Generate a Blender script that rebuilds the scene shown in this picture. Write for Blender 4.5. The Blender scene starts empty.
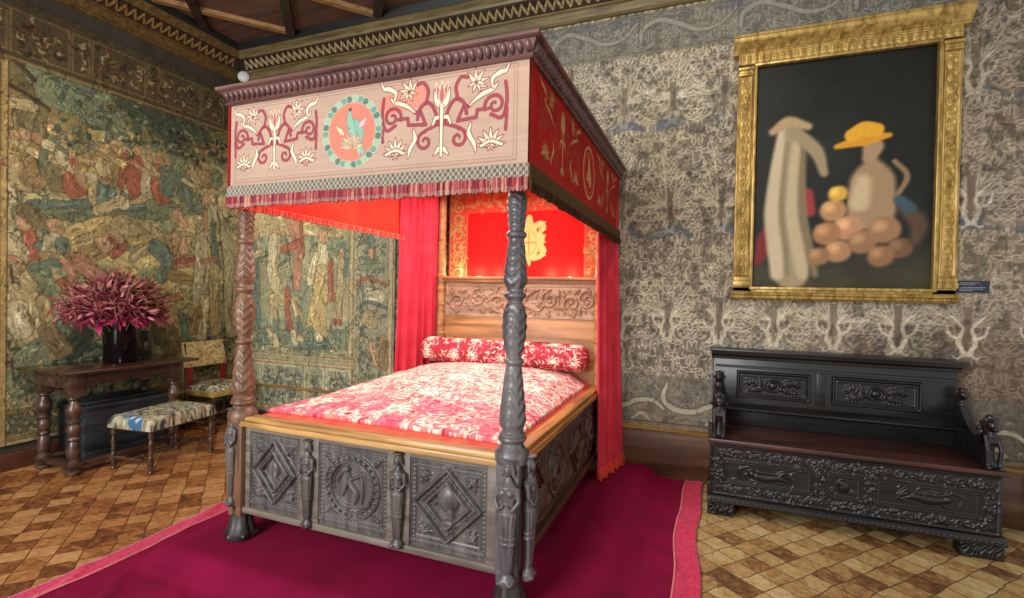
import bpy, bmesh, math, random
import numpy as np
from mathutils import Matrix, Vector
PI = math.pi
random.seed(7)
RNG = np.random.RandomState(11)
SC = bpy.context.scene
COL = SC.collection

def lin(c):
    c = np.asarray(c, float)
    return np.where(c <= 0.04045, c / 12.92, ((c + 0.055) / 1.055) ** 2.4)
def L4(c): return tuple(float(v) for v in lin(c)) + (1.0,)

# ------------------------------------------------------------ camera
yaw, pitch, roll = math.radians(21.34), math.radians(-0.66), math.radians(1.19)
F = Vector((-math.sin(yaw) * math.cos(pitch), math.cos(yaw) * math.cos(pitch), math.sin(pitch)))
r0 = Vector((math.cos(yaw), math.sin(yaw), 0)); u0 = r0.cross(F)
Rv = r0 * math.cos(roll) + u0 * math.sin(roll); Uv = -r0 * math.sin(roll) + u0 * math.cos(roll)
cd = bpy.data.cameras.new('camera'); cam = bpy.data.objects.new('camera', cd); COL.objects.link(cam)
cam.matrix_world = Matrix(((Rv.x, Uv.x, -F.x, 5.52), (Rv.y, Uv.y, -F.y, -4.614), (Rv.z, Uv.z, -F.z, 1.6), (0, 0, 0, 1)))
cd.sensor_width = 36; cd.lens = 498.4 / 1024 * 36; cd.clip_start = 0.05
SC.camera = cam

# ------------------------------------------------------------ light
w = bpy.data.worlds.new('world'); SC.world = w; w.use_nodes = True
bg = w.node_tree.nodes['Background']; bg.inputs[0].default_value = (1.0, 0.965, 0.91, 1); bg.inputs[1].default_value = 0.62
def light(name, kind, loc, power, color=(1, 1, 1), target=None, **k):
    ld = bpy.data.lights.new(name, kind); ld.energy = power; ld.color = color
    for a, b in k.items(): setattr(ld, a, b)
    o = bpy.data.objects.new(name, ld); COL.objects.link(o); o.location = loc
    if target is not None:
        o.rotation_euler = (Vector(target) - Vector(loc)).to_track_quat('-Z', 'Y').to_euler()
    return o
light('window_daylight', 'AREA', (3.0, -7.6, 2.5), 290, (0.96, 0.98, 1.0), (3.2, 0, 1.5), shape='RECTANGLE', size=2.2, size_y=2.8)
light('room_spotlight', 'SPOT', (5.2, -3.6, 4.3), 165, (1.0, 0.87, 0.70), (5.15, 0, 2.2), spot_size=1.42, spot_blend=0.9, shadow_soft_size=0.15)
light('tapestry_spotlight', 'SPOT', (3.0, -3.3, 4.2), 270, (1.0, 0.86, 0.64), (0.0, -1.15, 1.75), spot_size=1.3, spot_blend=0.9, shadow_soft_size=0.12)
light('canopy_light', 'AREA', (3.84, -1.35, 2.5), 33, (0.97, 0.97, 0.92), (3.84, -1.35, 0), shape='RECTANGLE', size=1.3, size_y=1.7)
for i, x in enumerate((3.3, 3.5, 3.7, 4.2, 4.4)):
    light('headboard_ledge_light', 'POINT', (x, -0.335, 1.775), 1.6, (1.0, 0.78, 0.50), shadow_soft_size=0.012)
SC.view_settings.view_transform = 'Standard'; SC.view_settings.look = 'None'
SC.view_settings.gamma = 1; SC.view_settings.use_curve_mapping = False
SC.view_settings.exposure = 0.3

# ------------------------------------------------------------ noise
def vnoise(X, Y, seed=0):
    xi = np.floor(X).astype(int); yi = np.floor(Y).astype(int)
    fx = X - xi; fy = Y - yi; fx = fx * fx * (3 - 2 * fx); fy = fy * fy * (3 - 2 * fy)
    T = np.random.RandomState(seed + 101).rand(256, 256)
    a = T[yi & 255, xi & 255]; b = T[yi & 255, (xi + 1) & 255]; c = T[(yi + 1) & 255, xi & 255]; d = T[(yi + 1) & 255, (xi + 1) & 255]
    return (a * (1 - fx) + b * fx) * (1 - fy) + (c * (1 - fx) + d * fx) * fy
def fbm(X, Y, sc, seed=0, octs=4):
    s = 0; amp = 1; tot = 0
    for o in range(octs):
        s = s + amp * vnoise(X * sc * 2 ** o + 17.3 * o, Y * sc * 2 ** o + 5.1 * o, seed + o); tot += amp; amp *= 0.55
    return s / tot

# ------------------------------------------------------------ painted / carved grid
def catmull(P, n=6):
    P = np.asarray(P, float)
    if len(P) < 3: return P
    Q = np.vstack([2 * P[0] - P[1], P, 2 * P[-1] - P[-2]]); out = []
    for i in range(1, len(Q) - 2):
        t = np.linspace(0, 1, n, endpoint=False)[:, None]
        out.append(0.5 * (2 * Q[i] + (Q[i + 1] - Q[i - 1]) * t + (2 * Q[i - 1] - 5 * Q[i] + 4 * Q[i + 1] - Q[i + 2]) * t ** 2 + (3 * Q[i] - Q[i - 1] - 3 * Q[i + 1] + Q[i + 2]) * t ** 3))
    return np.vstack(out + [P[-1:]])
def sst(a, b, x):
    t = np.clip((x - a) / (b - a), 0, 1); return t * t * (3 - 2 * t)

class Cv:
    """a rectangle of cloth, paint or wood sampled on a grid: colour and relief height"""
    def __init__(s, x0, x1, y0, y1, step, color=(.5, .5, .5)):
        s.nx = max(2, int(round((x1 - x0) / step)) + 1); s.ny = max(2, int(round((y1 - y0) / step)) + 1)
        s.x0, s.x1, s.y0, s.y1 = x0, x1, y0, y1; s.step = step
        s.xs = np.linspace(x0, x1, s.nx); s.ys = np.linspace(y0, y1, s.ny)
        s.X, s.Y = np.meshgrid(s.xs, s.ys)
        s.C = np.zeros((s.ny, s.nx, 3)) + np.asarray(color); s.H = np.zeros((s.ny, s.nx))
    def win(s, ax0, ax1, ay0, ay1):
        i0 = int(np.searchsorted(s.xs, ax0)); i1 = int(np.searchsorted(s.xs, ax1)); j0 = int(np.searchsorted(s.ys, ay0)); j1 = int(np.searchsorted(s.ys, ay1))
        if i1 <= i0 or j1 <= j0: return None
        return (slice(j0, j1), slice(i0, i1))
    def apply(s, W, d, col, outline=None, ow=0.0, h=None, r=None, mode='max', alpha=1.0, aa=None):
        aa = aa or s.step * 0.7
        if col is not None:
            c = np.asarray(col)
            if outline is not None:
                m = (np.clip(0.5 - (d - ow) / aa, 0, 1) * alpha)[..., None]; s.C[W] = s.C[W] * (1 - m) + np.asarray(outline) * m
            m = (np.clip(0.5 - d / aa, 0, 1) * alpha)[..., None]; s.C[W] = s.C[W] * (1 - m) + c * m
        if h is not None:
            rr = r if r is not None else h
            t = np.clip(-d / rr, 0, 1); dome = h * np.sqrt(np.clip(1 - (1 - t) ** 2, 0, 1))
            if mode == 'max': s.H[W] = np.maximum(s.H[W], dome * (d < 0))
            elif mode == 'add': s.H[W] = s.H[W] + dome
            elif mode == 'set': s.H[W] = np.where(d < 0, h, s.H[W])
            elif mode == 'cut': s.H[W] = s.H[W] - dome
    def stroke(s, pts, r, col=None, smooth=True, **k):
        P = catmull(pts) if smooth and len(pts) > 2 else np.asarray(pts, float)
        rr = np.atleast_1d(np.asarray(r, float)); R = np.interp(np.linspace(0, 1, len(P)), np.linspace(0, 1, len(rr)), rr) if len(rr) > 1 else np.full(len(P), rr[0])
        m = R.max() + k.get('ow', 0) + s.step * 2
        W = s.win(P[:, 0].min() - m, P[:, 0].max() + m, P[:, 1].min() - m, P[:, 1].max() + m)
        if W is None: return
        X, Y = s.X[W], s.Y[W]; D = np.full(X.shape, 1e9)
        for i in range(len(P) - 1):
            a, b = P[i], P[i + 1]; v = b - a; q = max(1e-12, v @ v)
            t = np.clip(((X - a[0]) * v[0] + (Y - a[1]) * v[1]) / q, 0, 1)
            D = np.minimum(D, np.hypot(X - a[0] - t * v[0], Y - a[1] - t * v[1]) - (R[i] + (R[i + 1] - R[i]) * t))
        if 'h' in k and k.get('r') is None: k['r'] = float(R.max())
        s.apply(W, D, col, **k)
    def warp(s, a1=.018, f1=7, a2=.006, f2=26, seed=1):
        s.X0, s.Y0 = s.X, s.Y
        s.X = s.X0 + 2 * a1 * (fbm(s.X0, s.Y0, f1, seed, 2) - .5) + 2 * a2 * (fbm(s.X0, s.Y0, f2, seed + 1, 2) - .5)
        s.Y = s.Y0 + 2 * a1 * (fbm(s.X0, s.Y0, f1, seed + 2, 2) - .5) + 2 * a2 * (fbm(s.X0, s.Y0, f2, seed + 3, 2) - .5)
    def unwarp(s): s.X, s.Y = s.X0, s.Y0
    def brush(s, n, ln, wd, jit=.12, alpha=.6, seed=1, box=None, ang=None, ab=None):
        """short woven touches in the local colour, a little lighter or darker"""
        q = np.random.RandomState(seed); x0, x1, y0, y1 = box or (s.x0, s.x1, s.y0, s.y1)
        for _ in range(n):
            x = x0 + q.rand() * (x1 - x0); y = y0 + q.rand() * (y1 - y0)
            i = min(s.nx - 1, max(0, int((x - s.x0) / (s.x1 - s.x0) * s.nx))); j = min(s.ny - 1, max(0, int((y - s.y0) / (s.y1 - s.y0) * s.ny)))
            c = s.C[j, i] * (1 + jit * q.randn()) + .02 * q.randn(3); a = q.rand() * 6.3 if ang is None else ang + .5 * q.randn()
            s.leaf(x, y, a, ln * (.5 + q.rand()), wd * (.6 + .8 * q.rand()), np.clip(c, 0, 1), bend=.5 * (q.rand() - .5), alpha=alpha)
    def ell(s, cx, cy, rx, ry=None, col=None, ang=0.0, ring=None, **k):
        ry = ry or rx; m = max(rx, ry) + k.get('ow', 0) + s.step * 2 + (ring or 0)
        W = s.win(cx - m, cx + m, cy - m, cy + m)
        if W is None: return
        c, n = math.cos(ang), math.sin(ang); x = s.X[W] - cx; y = s.Y[W] - cy
        u = (x * c + y * n) / rx; v = (-x * n + y * c) / ry; q = np.hypot(u, v)
        d = (q - 1) * min(rx, ry)
        if ring: d = np.abs(d) - ring
        if 'h' in k and k.get('r') is None: k['r'] = ring or min(rx, ry)
        s.apply(W, d, col, **k)
    def rect(s, ax0, ax1, ay0, ay1, col=None, line=None, **k):
        m = k.get('ow', 0) + s.step * 2 + (line or 0)
        W = s.win(ax0 - m, ax1 + m, ay0 - m, ay1 + m)
        if W is None: return
        dx = np.abs(s.X[W] - (ax0 + ax1) / 2) - (ax1 - ax0) / 2; dy = np.abs(s.Y[W] - (ay0 + ay1) / 2) - (ay1 - ay0) / 2
        d = np.maximum(dx, dy)
        if line: d = np.abs(d) - line
        if 'h' in k and k.get('r') is None: k['r'] = line or k['h']
        s.apply(W, d, col, **k)
    def leaf(s, x, y, ang, ln, wd, col=None, bend=0.0, **k):
        p1 = (x + math.cos(ang) * ln * .5 - math.sin(ang) * bend * ln, y + math.sin(ang) * ln * .5 + math.cos(ang) * bend * ln)
        p2 = (x + math.cos(ang) * ln, y + math.sin(ang) * ln)
        s.stroke([(x, y), p1, p2], [wd * .35, wd, wd * .55, wd * .1], col, **k)
    def acanthus(s, x, y, ang, ln, col=None, n=5, **k):
        """leafy spray: a midrib with lobes on both sides"""
        s.leaf(x, y, ang, ln, ln * .13, col, **k)
        for i in range(n):
            t = (i + .6) / (n + .3)
            for sd in (-1, 1):
                s.leaf(x + math.cos(ang) * ln * t * .8, y + math.sin(ang) * ln * t * .8, ang + sd * (.95 - .25 * t), ln * .42 * (1.1 - .55 * t), ln * .085, col, bend=-.12 * sd, **k)
    def spiral(s, cx, cy, r, a0, sd, turns, wd, col=None, **k):
        n = int(14 * turns) + 4; P = []
        for i in range(n):
            t = i / (n - 1); a = a0 + sd * t * turns * 2 * PI; q = r * (1 - .82 * t); P.append((cx + q * math.cos(a), cy + q * math.sin(a)))
        s.stroke(P, [wd, wd * .9, wd * .6], col, smooth=False, **k); return P

# ------------------------------------------------------------ mesh building
def finish(o, mat, parent, sharp=35):
    me = o.data
    if mat is not None: me.materials.append(mat)
    COL.objects.link(o)
    if parent is not None: o.parent = parent
    if sharp is not None:
        me.shade_smooth() if hasattr(me, 'shade_smooth') else None
        me.set_sharp_from_angle(angle=math.radians(sharp))
    return o
def np_mesh(name, V, Q, mat, parent=None, cols=None, sharp=None, org=True):
    V = np.asarray(V, np.float32)
    if parent is not None and org: V = V - np.array(parent_loc(parent), np.float32)
    Q = np.asarray(Q, np.int32)
    me = bpy.data.meshes.new(name); me.vertices.add(len(V)); me.vertices.foreach_set('co', V.ravel())
    me.loops.add(Q.size); me.loops.foreach_set('vertex_index', Q.ravel())
    me.polygons.add(len(Q)); me.polygons.foreach_set('loop_start', np.arange(0, Q.size, 4, dtype=np.int32))
    me.polygons.foreach_set('use_smooth', np.ones(len(Q), bool)); me.update(calc_edges=True)
    if cols is not None:
        a = me.color_attributes.new('Col', 'FLOAT_COLOR', 'POINT'); c = np.ones((len(V), 4), np.float32); c[:, :3] = lin(np.clip(cols, 0, 1))
        a.data.foreach_set('color', c.ravel())
    o = bpy.data.objects.new(name, me); return finish(o, mat, parent, sharp)
def parent_loc(p):
    x = np.zeros(3)
    while p is not None: x = x + np.array(p.location); p = p.parent
    return x
def grid_quads(ny, nx, flip=False, wrap=False):
    j, i = np.meshgrid(np.arange(ny - 1), np.arange(nx if wrap else nx - 1), indexing='ij')
    i2 = (i + 1) % nx
    q = np.stack([j * nx + i, j * nx + i2, (j + 1) * nx + i2, (j + 1) * nx + i], -1).reshape(-1, 4)
    return q[:, ::-1] if flip else q
def cv_mesh(name, cv, fn, mat, parent=None, depth=0.0, flip=False, color=True, jit=0, sharp=None):
    """fn(X, Y, H) -> x, y, z ; the sheet is closed to a slab `depth` thick behind the face"""
    x, y, z = fn(cv.X, cv.Y, cv.H); V = np.stack([np.broadcast_to(a, cv.X.shape) for a in (x, y, z)], -1).reshape(-1, 3)
    Q = grid_quads(cv.ny, cv.nx, flip); C = np.clip(cv.C, 0, 1).reshape(-1, 3)
    if depth:
        x, y, z = fn(cv.X, cv.Y, np.full(cv.X.shape, -depth)); B = np.stack([np.broadcast_to(a, cv.X.shape) for a in (x, y, z)], -1)
        ny, nx = cv.ny, cv.nx
        ring = [(0, i) for i in range(nx)] + [(j, nx - 1) for j in range(1, ny)] + [(ny - 1, i) for i in range(nx - 2, -1, -1)] + [(j, 0) for j in range(ny - 2, 0, -1)]
        ids = np.array([j * nx + i for j, i in ring]); n = len(V); BV = np.array([B[j, i] for j, i in ring]); m = len(ids); k = np.arange(m); k2 = (k + 1) % m
        S = np.stack([ids[k], n + k, n + k2, ids[k2]], -1)
        if flip: S = S[:, ::-1]
        # close the back with a coarse strip between opposite sides
        V = np.vstack([V, BV]); C = np.vstack([C, C[ids]]); Q = np.vstack([Q, S])
        bt = [n + i for i in range(nx)]; tp = [n + (nx - 1) + (ny - 1) + (nx - 1 - i) for i in range(nx)]
        Bq = np.array([[bt[i], tp[i], tp[i + 1], bt[i + 1]] for i in range(nx - 1)])
        if flip: Bq = Bq[:, ::-1]
        Q = np.vstack([Q, Bq])
    return np_mesh(name, V, Q, mat, parent, C if color else None, sharp)

class G:
    """collects solids; build() links them as one mesh object"""
    def __init__(s): s.v = []; s.f = []
    def add(s, V, Fc):
        n = len(s.v); s.v += [tuple(map(float, p)) for p in V]; s.f += [tuple(int(i) + n for i in f) for f in Fc]; return s
    def box(s, x0, x1, y0, y1, z0, z1, c=0.004):
        c = min(c, (x1 - x0) * .45, (y1 - y0) * .45, (z1 - z0) * .45)
        bm = bmesh.new(); bmesh.ops.create_cube(bm, size=1)
        for v in bm.verts: v.co = Vector(((x0 + x1) / 2 + v.co.x * (x1 - x0), (y0 + y1) / 2 + v.co.y * (y1 - y0), (z0 + z1) / 2 + v.co.z * (z1 - z0)))
        if c > 0: bmesh.ops.bevel(bm, geom=bm.edges[:], offset=c, segments=2, profile=.5, affect='EDGES')
        return s.bm(bm)
    def bm(s, bm):
        bm.verts.index_update(); s.add([v.co for v in bm.verts], [[v.index for v in f.verts] for f in bm.faces]); bm.free(); return s
    def lathe(s, prof, cx=0, cy=0, n=20, z0=0, sx=1, sy=1, hf=None):
        V = []; m = len(prof)
        for (r, z) in prof:
            for k in range(n):
                a = 2 * PI * k / n; rr = r + (hf(a, z) if hf else 0); V.append((cx + rr * sx * math.cos(a), cy + rr * sy * math.sin(a), z0 + z))
        Fc = [(j * n + k, j * n + (k + 1) % n, (j + 1) * n + (k + 1) % n, (j + 1) * n + k) for j in range(m - 1) for k in range(n)]
        if prof[-1][1] < prof[0][1]: Fc = [f[::-1] for f in Fc]
        b = list(range(n)); t = [(m - 1) * n + k for k in range(n)]
        Fc += [tuple(b[::-1]), tuple(t)] if prof[-1][1] >= prof[0][1] else [tuple(b), tuple(t[::-1])]
        return s.add(V, Fc)
    def tube(s, P, r, n=8, cap=True):
        P = [Vector(p) for p in P]; R = r if isinstance(r, (list, tuple)) else [r] * len(P)
        V = []; nrm = None
        for i, p in enumerate(P):
            t = (P[min(i + 1, len(P) - 1)] - P[max(i - 1, 0)]).normalized()
            if nrm is None: nrm = t.orthogonal().normalized()
            else: nrm = (nrm - t * nrm.dot(t)).normalized()
            b = t.cross(nrm)
            for k in range(n):
                a = 2 * PI * k / n; V.append(p + (nrm * math.cos(a) + b * math.sin(a)) * R[i])
        m = len(P); Fc = [(j * n + k, j * n + (k + 1) % n, (j + 1) * n + (k + 1) % n, (j + 1) * n + k) for j in range(m - 1) for k in range(n)]
        if cap: Fc += [tuple(range(n))[::-1], tuple((m - 1) * n + k for k in range(n))]
        return s.add(V, Fc)
    def ball(s, c, r, sx=1, sy=1, sz=1, n=12, rot=None):
        V = []; m = n // 2 + 1; M = rot or Matrix.Identity(3)
        for j in range(m):
            th = PI * (j + .0) / (m - 1); rr = max(math.sin(th), 1e-3)
            for k in range(n):
                a = 2 * PI * k / n; V.append(Vector(c) + M @ Vector((r * sx * rr * math.cos(a), r * sy * rr * math.sin(a), -r * sz * math.cos(th))))
        Fc = [(j * n + k, j * n + (k + 1) % n, (j + 1) * n + (k + 1) % n, (j + 1) * n + k) for j in range(m - 1) for k in range(n)]
        Fc += [tuple(range(n))[::-1], tuple((m - 1) * n + k for k in range(n))]
        return s.add(V, Fc)
    def extrude(s, poly, y0, y1, axis='y'):
        """poly of (a, b) closed outline, extruded along axis"""
        n = len(poly); mk = {'y': lambda a, b, t: (a, t, b), 'x': lambda a, b, t: (t, a, b), 'z': lambda a, b, t: (a, b, t)}[axis]
        V = [mk(a, b, y0) for a, b in poly] + [mk(a, b, y1) for a, b in poly]
        Fc = [(i, (i + 1) % n, n + (i + 1) % n, n + i) for i in range(n)] + [tuple(range(n))[::-1], tuple(range(n, 2 * n))]
        return s.add(V, Fc)
    def xf(s, M, start=0):
        for i in range(start, len(s.v)): s.v[i] = tuple(M @ Vector(s.v[i]))
        return s
    def build(s, name, mat, parent=None, org=True, sharp=40, voxel=None, loc=None, fixn=True):
        me = bpy.data.meshes.new(name); V = s.v
        if parent is not None and org:
            p = parent_loc(parent); V = [(v[0] - p[0], v[1] - p[1], v[2] - p[2]) for v in V]
        me.from_pydata(V, [], s.f)
        if fixn:
            bm = bmesh.new(); bm.from_mesh(me); bmesh.ops.recalc_face_normals(bm, faces=bm.faces); bm.to_mesh(me); bm.free()
        o = bpy.data.objects.new(name, me); finish(o, mat, parent, sharp)
        if loc: o.location = loc
        if voxel:
            m = o.modifiers.new('fuse', 'REMESH'); m.mode = 'VOXEL'; m.voxel_size = voxel; m.use_smooth_shade = True
            sm = o.modifiers.new('soften', 'SMOOTH'); sm.iterations = 2; sm.factor = .5
        return o

def tag(o, label=None, cat=None, group=None, kind=None):
    if label: o['label'] = label
    if cat: o['category'] = cat
    if group: o['group'] = group
    if kind: o['kind'] = kind
    return o
def empty(name, loc, label=None, cat=None, rz=0, group=None):
    o = bpy.data.objects.new(name, None); o.empty_display_size = .1; COL.objects.link(o); o.location = loc; o.rotation_euler = (0, 0, rz)
    return tag(o, label, cat, group)
def struct(o): o['kind'] = 'structure'; return o

# ------------------------------------------------------------ materials
def nodes(name):
    m = bpy.data.materials.new(name); m.use_nodes = True; nt = m.node_tree; b = nt.nodes['Principled BSDF']; return m, nt, b
def N(nt, t, **k):
    n = nt.nodes.new(t)
    for a, b in k.items(): setattr(n, a, b)
    return n
def paint(name, rough=.85, bump=.25, bscale=160, var=.12, sheen=0.0, metal=0.0, spec=.35, weave=None, emis=None):
    """colour comes from the vertex colours, broken up by fine noise"""
    m, nt, b = nodes(name); L = nt.links.new
    at = N(nt, 'ShaderNodeVertexColor', layer_name='Col'); tc = N(nt, 'ShaderNodeTexCoord')
    no = N(nt, 'ShaderNodeTexNoise'); no.inputs['Scale'].default_value = bscale; no.inputs['Detail'].default_value = 3
    L(tc.outputs['Object'], no.inputs['Vector'])
    mr = N(nt, 'ShaderNodeMapRange'); mr.inputs[1].default_value = .3; mr.inputs[2].default_value = .7; mr.inputs[3].default_value = 1 - var; mr.inputs[4].default_value = 1 + var
    L(no.outputs[0], mr.inputs[0]); mx = N(nt, 'ShaderNodeVectorMath', operation='SCALE'); L(at.outputs[0], mx.inputs[0]); L(mr.outputs[0], mx.inputs['Scale'])
    L(mx.outputs[0], b.inputs['Base Color']); b.inputs['Roughness'].default_value = rough; b.inputs['Metallic'].default_value = metal
    b.inputs['Specular IOR Level'].default_value = spec
    if sheen: b.inputs['Sheen Weight'].default_value = sheen; b.inputs['Sheen Roughness'].default_value = .4
    bp = N(nt, 'ShaderNodeBump'); bp.inputs['Strength'].default_value = bump; bp.inputs['Distance'].default_value = .004
    if weave:
        wv = N(nt, 'ShaderNodeTexWave', bands_direction=weave[0]); wv.inputs['Scale'].default_value = weave[1]; wv.inputs['Distortion'].default_value = .5
        L(tc.outputs['Object'], wv.inputs['Vector']); ad = N(nt, 'ShaderNodeMath', operation='ADD'); L(wv.outputs[1], ad.inputs[0]); L(no.outputs[0], ad.inputs[1]); L(ad.outputs[0], bp.inputs['Height'])
    else: L(no.outputs[0], bp.inputs['Height'])
    L(bp.outputs[0], b.inputs['Normal']); return m
def wood(name, c0, c1, rough=.4, scale=6, axis=2, bump=.15, coat=0.0, spec=.5, stretch=10):
    m, nt, b = nodes(name); L = nt.links.new; tc = N(nt, 'ShaderNodeTexCoord'); mp = N(nt, 'ShaderNodeMapping'); s = [scale * stretch / 4] * 3; s[axis] = scale * .25
    mp.inputs['Scale'].default_value = s; L(tc.outputs['Object'], mp.inputs[0]); no = N(nt, 'ShaderNodeTexNoise'); no.inputs['Scale'].default_value = 1; no.inputs['Detail'].default_value = 6; no.inputs['Distortion'].default_value = .6
    L(mp.outputs[0], no.inputs['Vector']); rp = N(nt, 'ShaderNodeValToRGB'); rp.color_ramp.elements[0].position = .32; rp.color_ramp.elements[1].position = .7
    rp.color_ramp.elements[0].color = L4(c0); rp.color_ramp.elements[1].color = L4(c1); L(no.outputs[0], rp.inputs[0]); L(rp.outputs[0], b.inputs['Base Color'])
    b.inputs['Roughness'].default_value = rough; b.inputs['Specular IOR Level'].default_value = spec; b.inputs['Coat Weight'].default_value = coat; b.inputs['Coat Roughness'].default_value = .15
    bp = N(nt, 'ShaderNodeBump'); bp.inputs['Strength'].default_value = bump; bp.inputs['Distance'].default_value = .003; L(no.outputs[0], bp.inputs['Height']); L(bp.outputs[0], b.inputs['Normal']); return m
def cloth(name, c0, c1, rough=.8, scale=12, sheen=.4, bump=.2, axis=None, srough=.35, stint=None, trans=0):
    m, nt, b = nodes(name); L = nt.links.new; tc = N(nt, 'ShaderNodeTexCoord'); no = N(nt, 'ShaderNodeTexNoise'); no.inputs['Scale'].default_value = scale; no.inputs['Detail'].default_value = 5
    L(tc.outputs['Object'], no.inputs['Vector']); rp = N(nt, 'ShaderNodeValToRGB'); rp.color_ramp.elements[0].position = .3; rp.color_ramp.elements[1].position = .7
    rp.color_ramp.elements[0].color = L4(c0); rp.color_ramp.elements[1].color = L4(c1); L(no.outputs[0], rp.inputs[0]); L(rp.outputs[0], b.inputs['Base Color'])
    b.inputs['Roughness'].default_value = rough; b.inputs['Sheen Weight'].default_value = sheen; b.inputs['Sheen Roughness'].default_value = srough; b.inputs['Specular IOR Level'].default_value = .2
    if stint: b.inputs['Sheen Tint'].default_value = L4(stint)
    n2 = N(nt, 'ShaderNodeTexNoise'); n2.inputs['Scale'].default_value = 350; L(tc.outputs['Object'], n2.inputs['Vector'])
    bp = N(nt, 'ShaderNodeBump'); bp.inputs['Strength'].default_value = bump; bp.inputs['Distance'].default_value = .003; L(n2.outputs[0], bp.inputs['Height']); L(bp.outputs[0], b.inputs['Normal']); return m
def gilt(name, c0, c1, rough=.35, scale=30, metal=.75):
    m = wood(name, c0, c1, rough, scale, 2, .3, 0, .5, 4); m.node_tree.nodes['Principled BSDF'].inputs['Metallic'].default_value = metal; return m

M = {}
M['tapestry'] = paint('woven_tapestry', .92, .5, 120, .16, weave=('Z', 55))
M['wallcloth'] = paint('painted_wall_cloth', .8, .35, 90, .16, spec=.4)
M['embroid'] = paint('embroidered_cloth', .85, .4, 220, .08, spec=.2)
M['fringe'] = paint('fringe_thread', .85, .4, 260, .12, spec=.15)
M['oil'] = paint('oil_paint', .42, .06, 60, .06, spec=.25)
M['upholstery'] = paint('needlework_upholstery', .9, .6, 180, .15)
M['oak_grey'] = wood('grey_dark_oak', (.19, .185, .18), (.40, .375, .355), .40, 9, 2, .25, .05)
M['oak_shaded'] = wood('shaded_foot_oak', (.09, .085, .085), (.24, .22, .21), .35, 9, 2, .25, .1)  # bed feet: the shadow they stand in is put into this darker oak colour
M['oak_grey_x'] = wood('grey_oak_rail', (.33, .295, .26), (.50, .455, .41), .5, 9, 0, .2)
M['oak_post'] = wood('slate_dark_post_oak', (.22, .215, .225), (.43, .41, .41), .38, 9, 2, .25, .1)
M['oak_brown'] = wood('warm_brown_oak', (.30, .20, .145), (.52, .38, .28), .42, 8, 2, .25, .05)
M['oak_side'] = wood('brown_side_oak', (.17, .10, .07), (.36, .24, .17), .4, 8, 1, .25, .1)
M['oak_gold'] = wood('golden_oak_rail', (.54, .38, .19), (.84, .66, .40), .4, 7, 0, .1, .2)
M['oak_gold_y'] = wood('golden_oak_side_rail', (.48, .30, .12), (.78, .55, .28), .4, 7, 1, .1, .2)
M['oak_head'] = wood('headboard_oak', (.50, .33, .18), (.76, .56, .35), .5, 6, 0, .2)
M['oak_head_carved'] = wood('carved_headboard_oak', (.50, .38, .28), (.72, .58, .46), .5, 9, 0, .2)
M['cornice_wood'] = wood('mauve_brown_cornice_oak', (.26, .155, .15), (.46, .31, .29), .40, 8, 0, .2, .15)
M['ebony'] = wood('black_carved_walnut', (.045, .044, .047), (.125, .12, .12), .36, 9, 0, .25, .1)
M['ebony_seat'] = wood('worn_red_brown_seat', (.09, .045, .04), (.33, .17, .13), .42, 5, 0, .1, .05)
M['walnut'] = wood('table_walnut', (.15, .095, .08), (.36, .25, .20), .36, 7, 1, .15, .3)
M['walnut_top'] = wood('table_top_walnut', (.13, .085, .07), (.30, .19, .14), .16, 7, 1, .06, .6)
M['skirt'] = wood('skirting_wood', (.26, .17, .12), (.46, .33, .25), .42, 4, 0, .12, .1)
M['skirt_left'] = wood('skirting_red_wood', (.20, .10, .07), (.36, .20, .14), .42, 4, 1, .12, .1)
M['skirt_cap'] = wood('skirting_gilt_cap', (.45, .33, .16), (.68, .53, .30), .4, 8, 0, .1)
M['gold'] = gilt('gilt_wood', (.50, .39, .17), (.80, .68, .40), .40, 26, .45)
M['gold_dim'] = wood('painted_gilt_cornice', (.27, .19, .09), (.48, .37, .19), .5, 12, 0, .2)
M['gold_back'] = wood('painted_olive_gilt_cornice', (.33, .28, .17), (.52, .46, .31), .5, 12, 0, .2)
M['ceil'] = wood('ceiling_panel_wood', (.27, .17, .14), (.46, .32, .27), .6, 4, 0, .1)
M['ceil_beam'] = wood('ceiling_beam_pale', (.50, .36, .22), (.70, .53, .35), .5, 6, 0, .1)
M['ceil_dark'] = wood('ceiling_beam_dark', (.14, .09, .08), (.25, .17, .14), .5, 6, 0, .1)
M['ceil_black'] = wood('ceiling_black_band', (.05, .055, .055), (.12, .12, .11), .5, 6, 0, .1)
M['red_velvet'] = cloth('scarlet_velvet', (.80, .045, .04), (.93, .11, .08), .75, 6, .35)
M['lining'] = cloth('scarlet_lining', (.90, .14, .08), (.97, .22, .13), .7, 5, .2)
M['curtain'] = cloth('crimson_curtain', (.74, .16, .23), (.84, .24, .31), .8, 5, .3, stint=(1, .5, .55))
M['rug'] = cloth('magenta_velvet_carpet', (.42, .005, .17), (.52, .015, .22), .9, 3, .16, .5, srough=.5, stint=(.95, .12, .35))
M['rug_fringe'] = cloth('rose_carpet_border', (.72, .12, .27), (.84, .22, .37), .85, 40, .3)
M['scarf'] = cloth('coral_under_sheet', (.86, .30, .24), (.93, .44, .33), .85, 8, .2)
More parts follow.
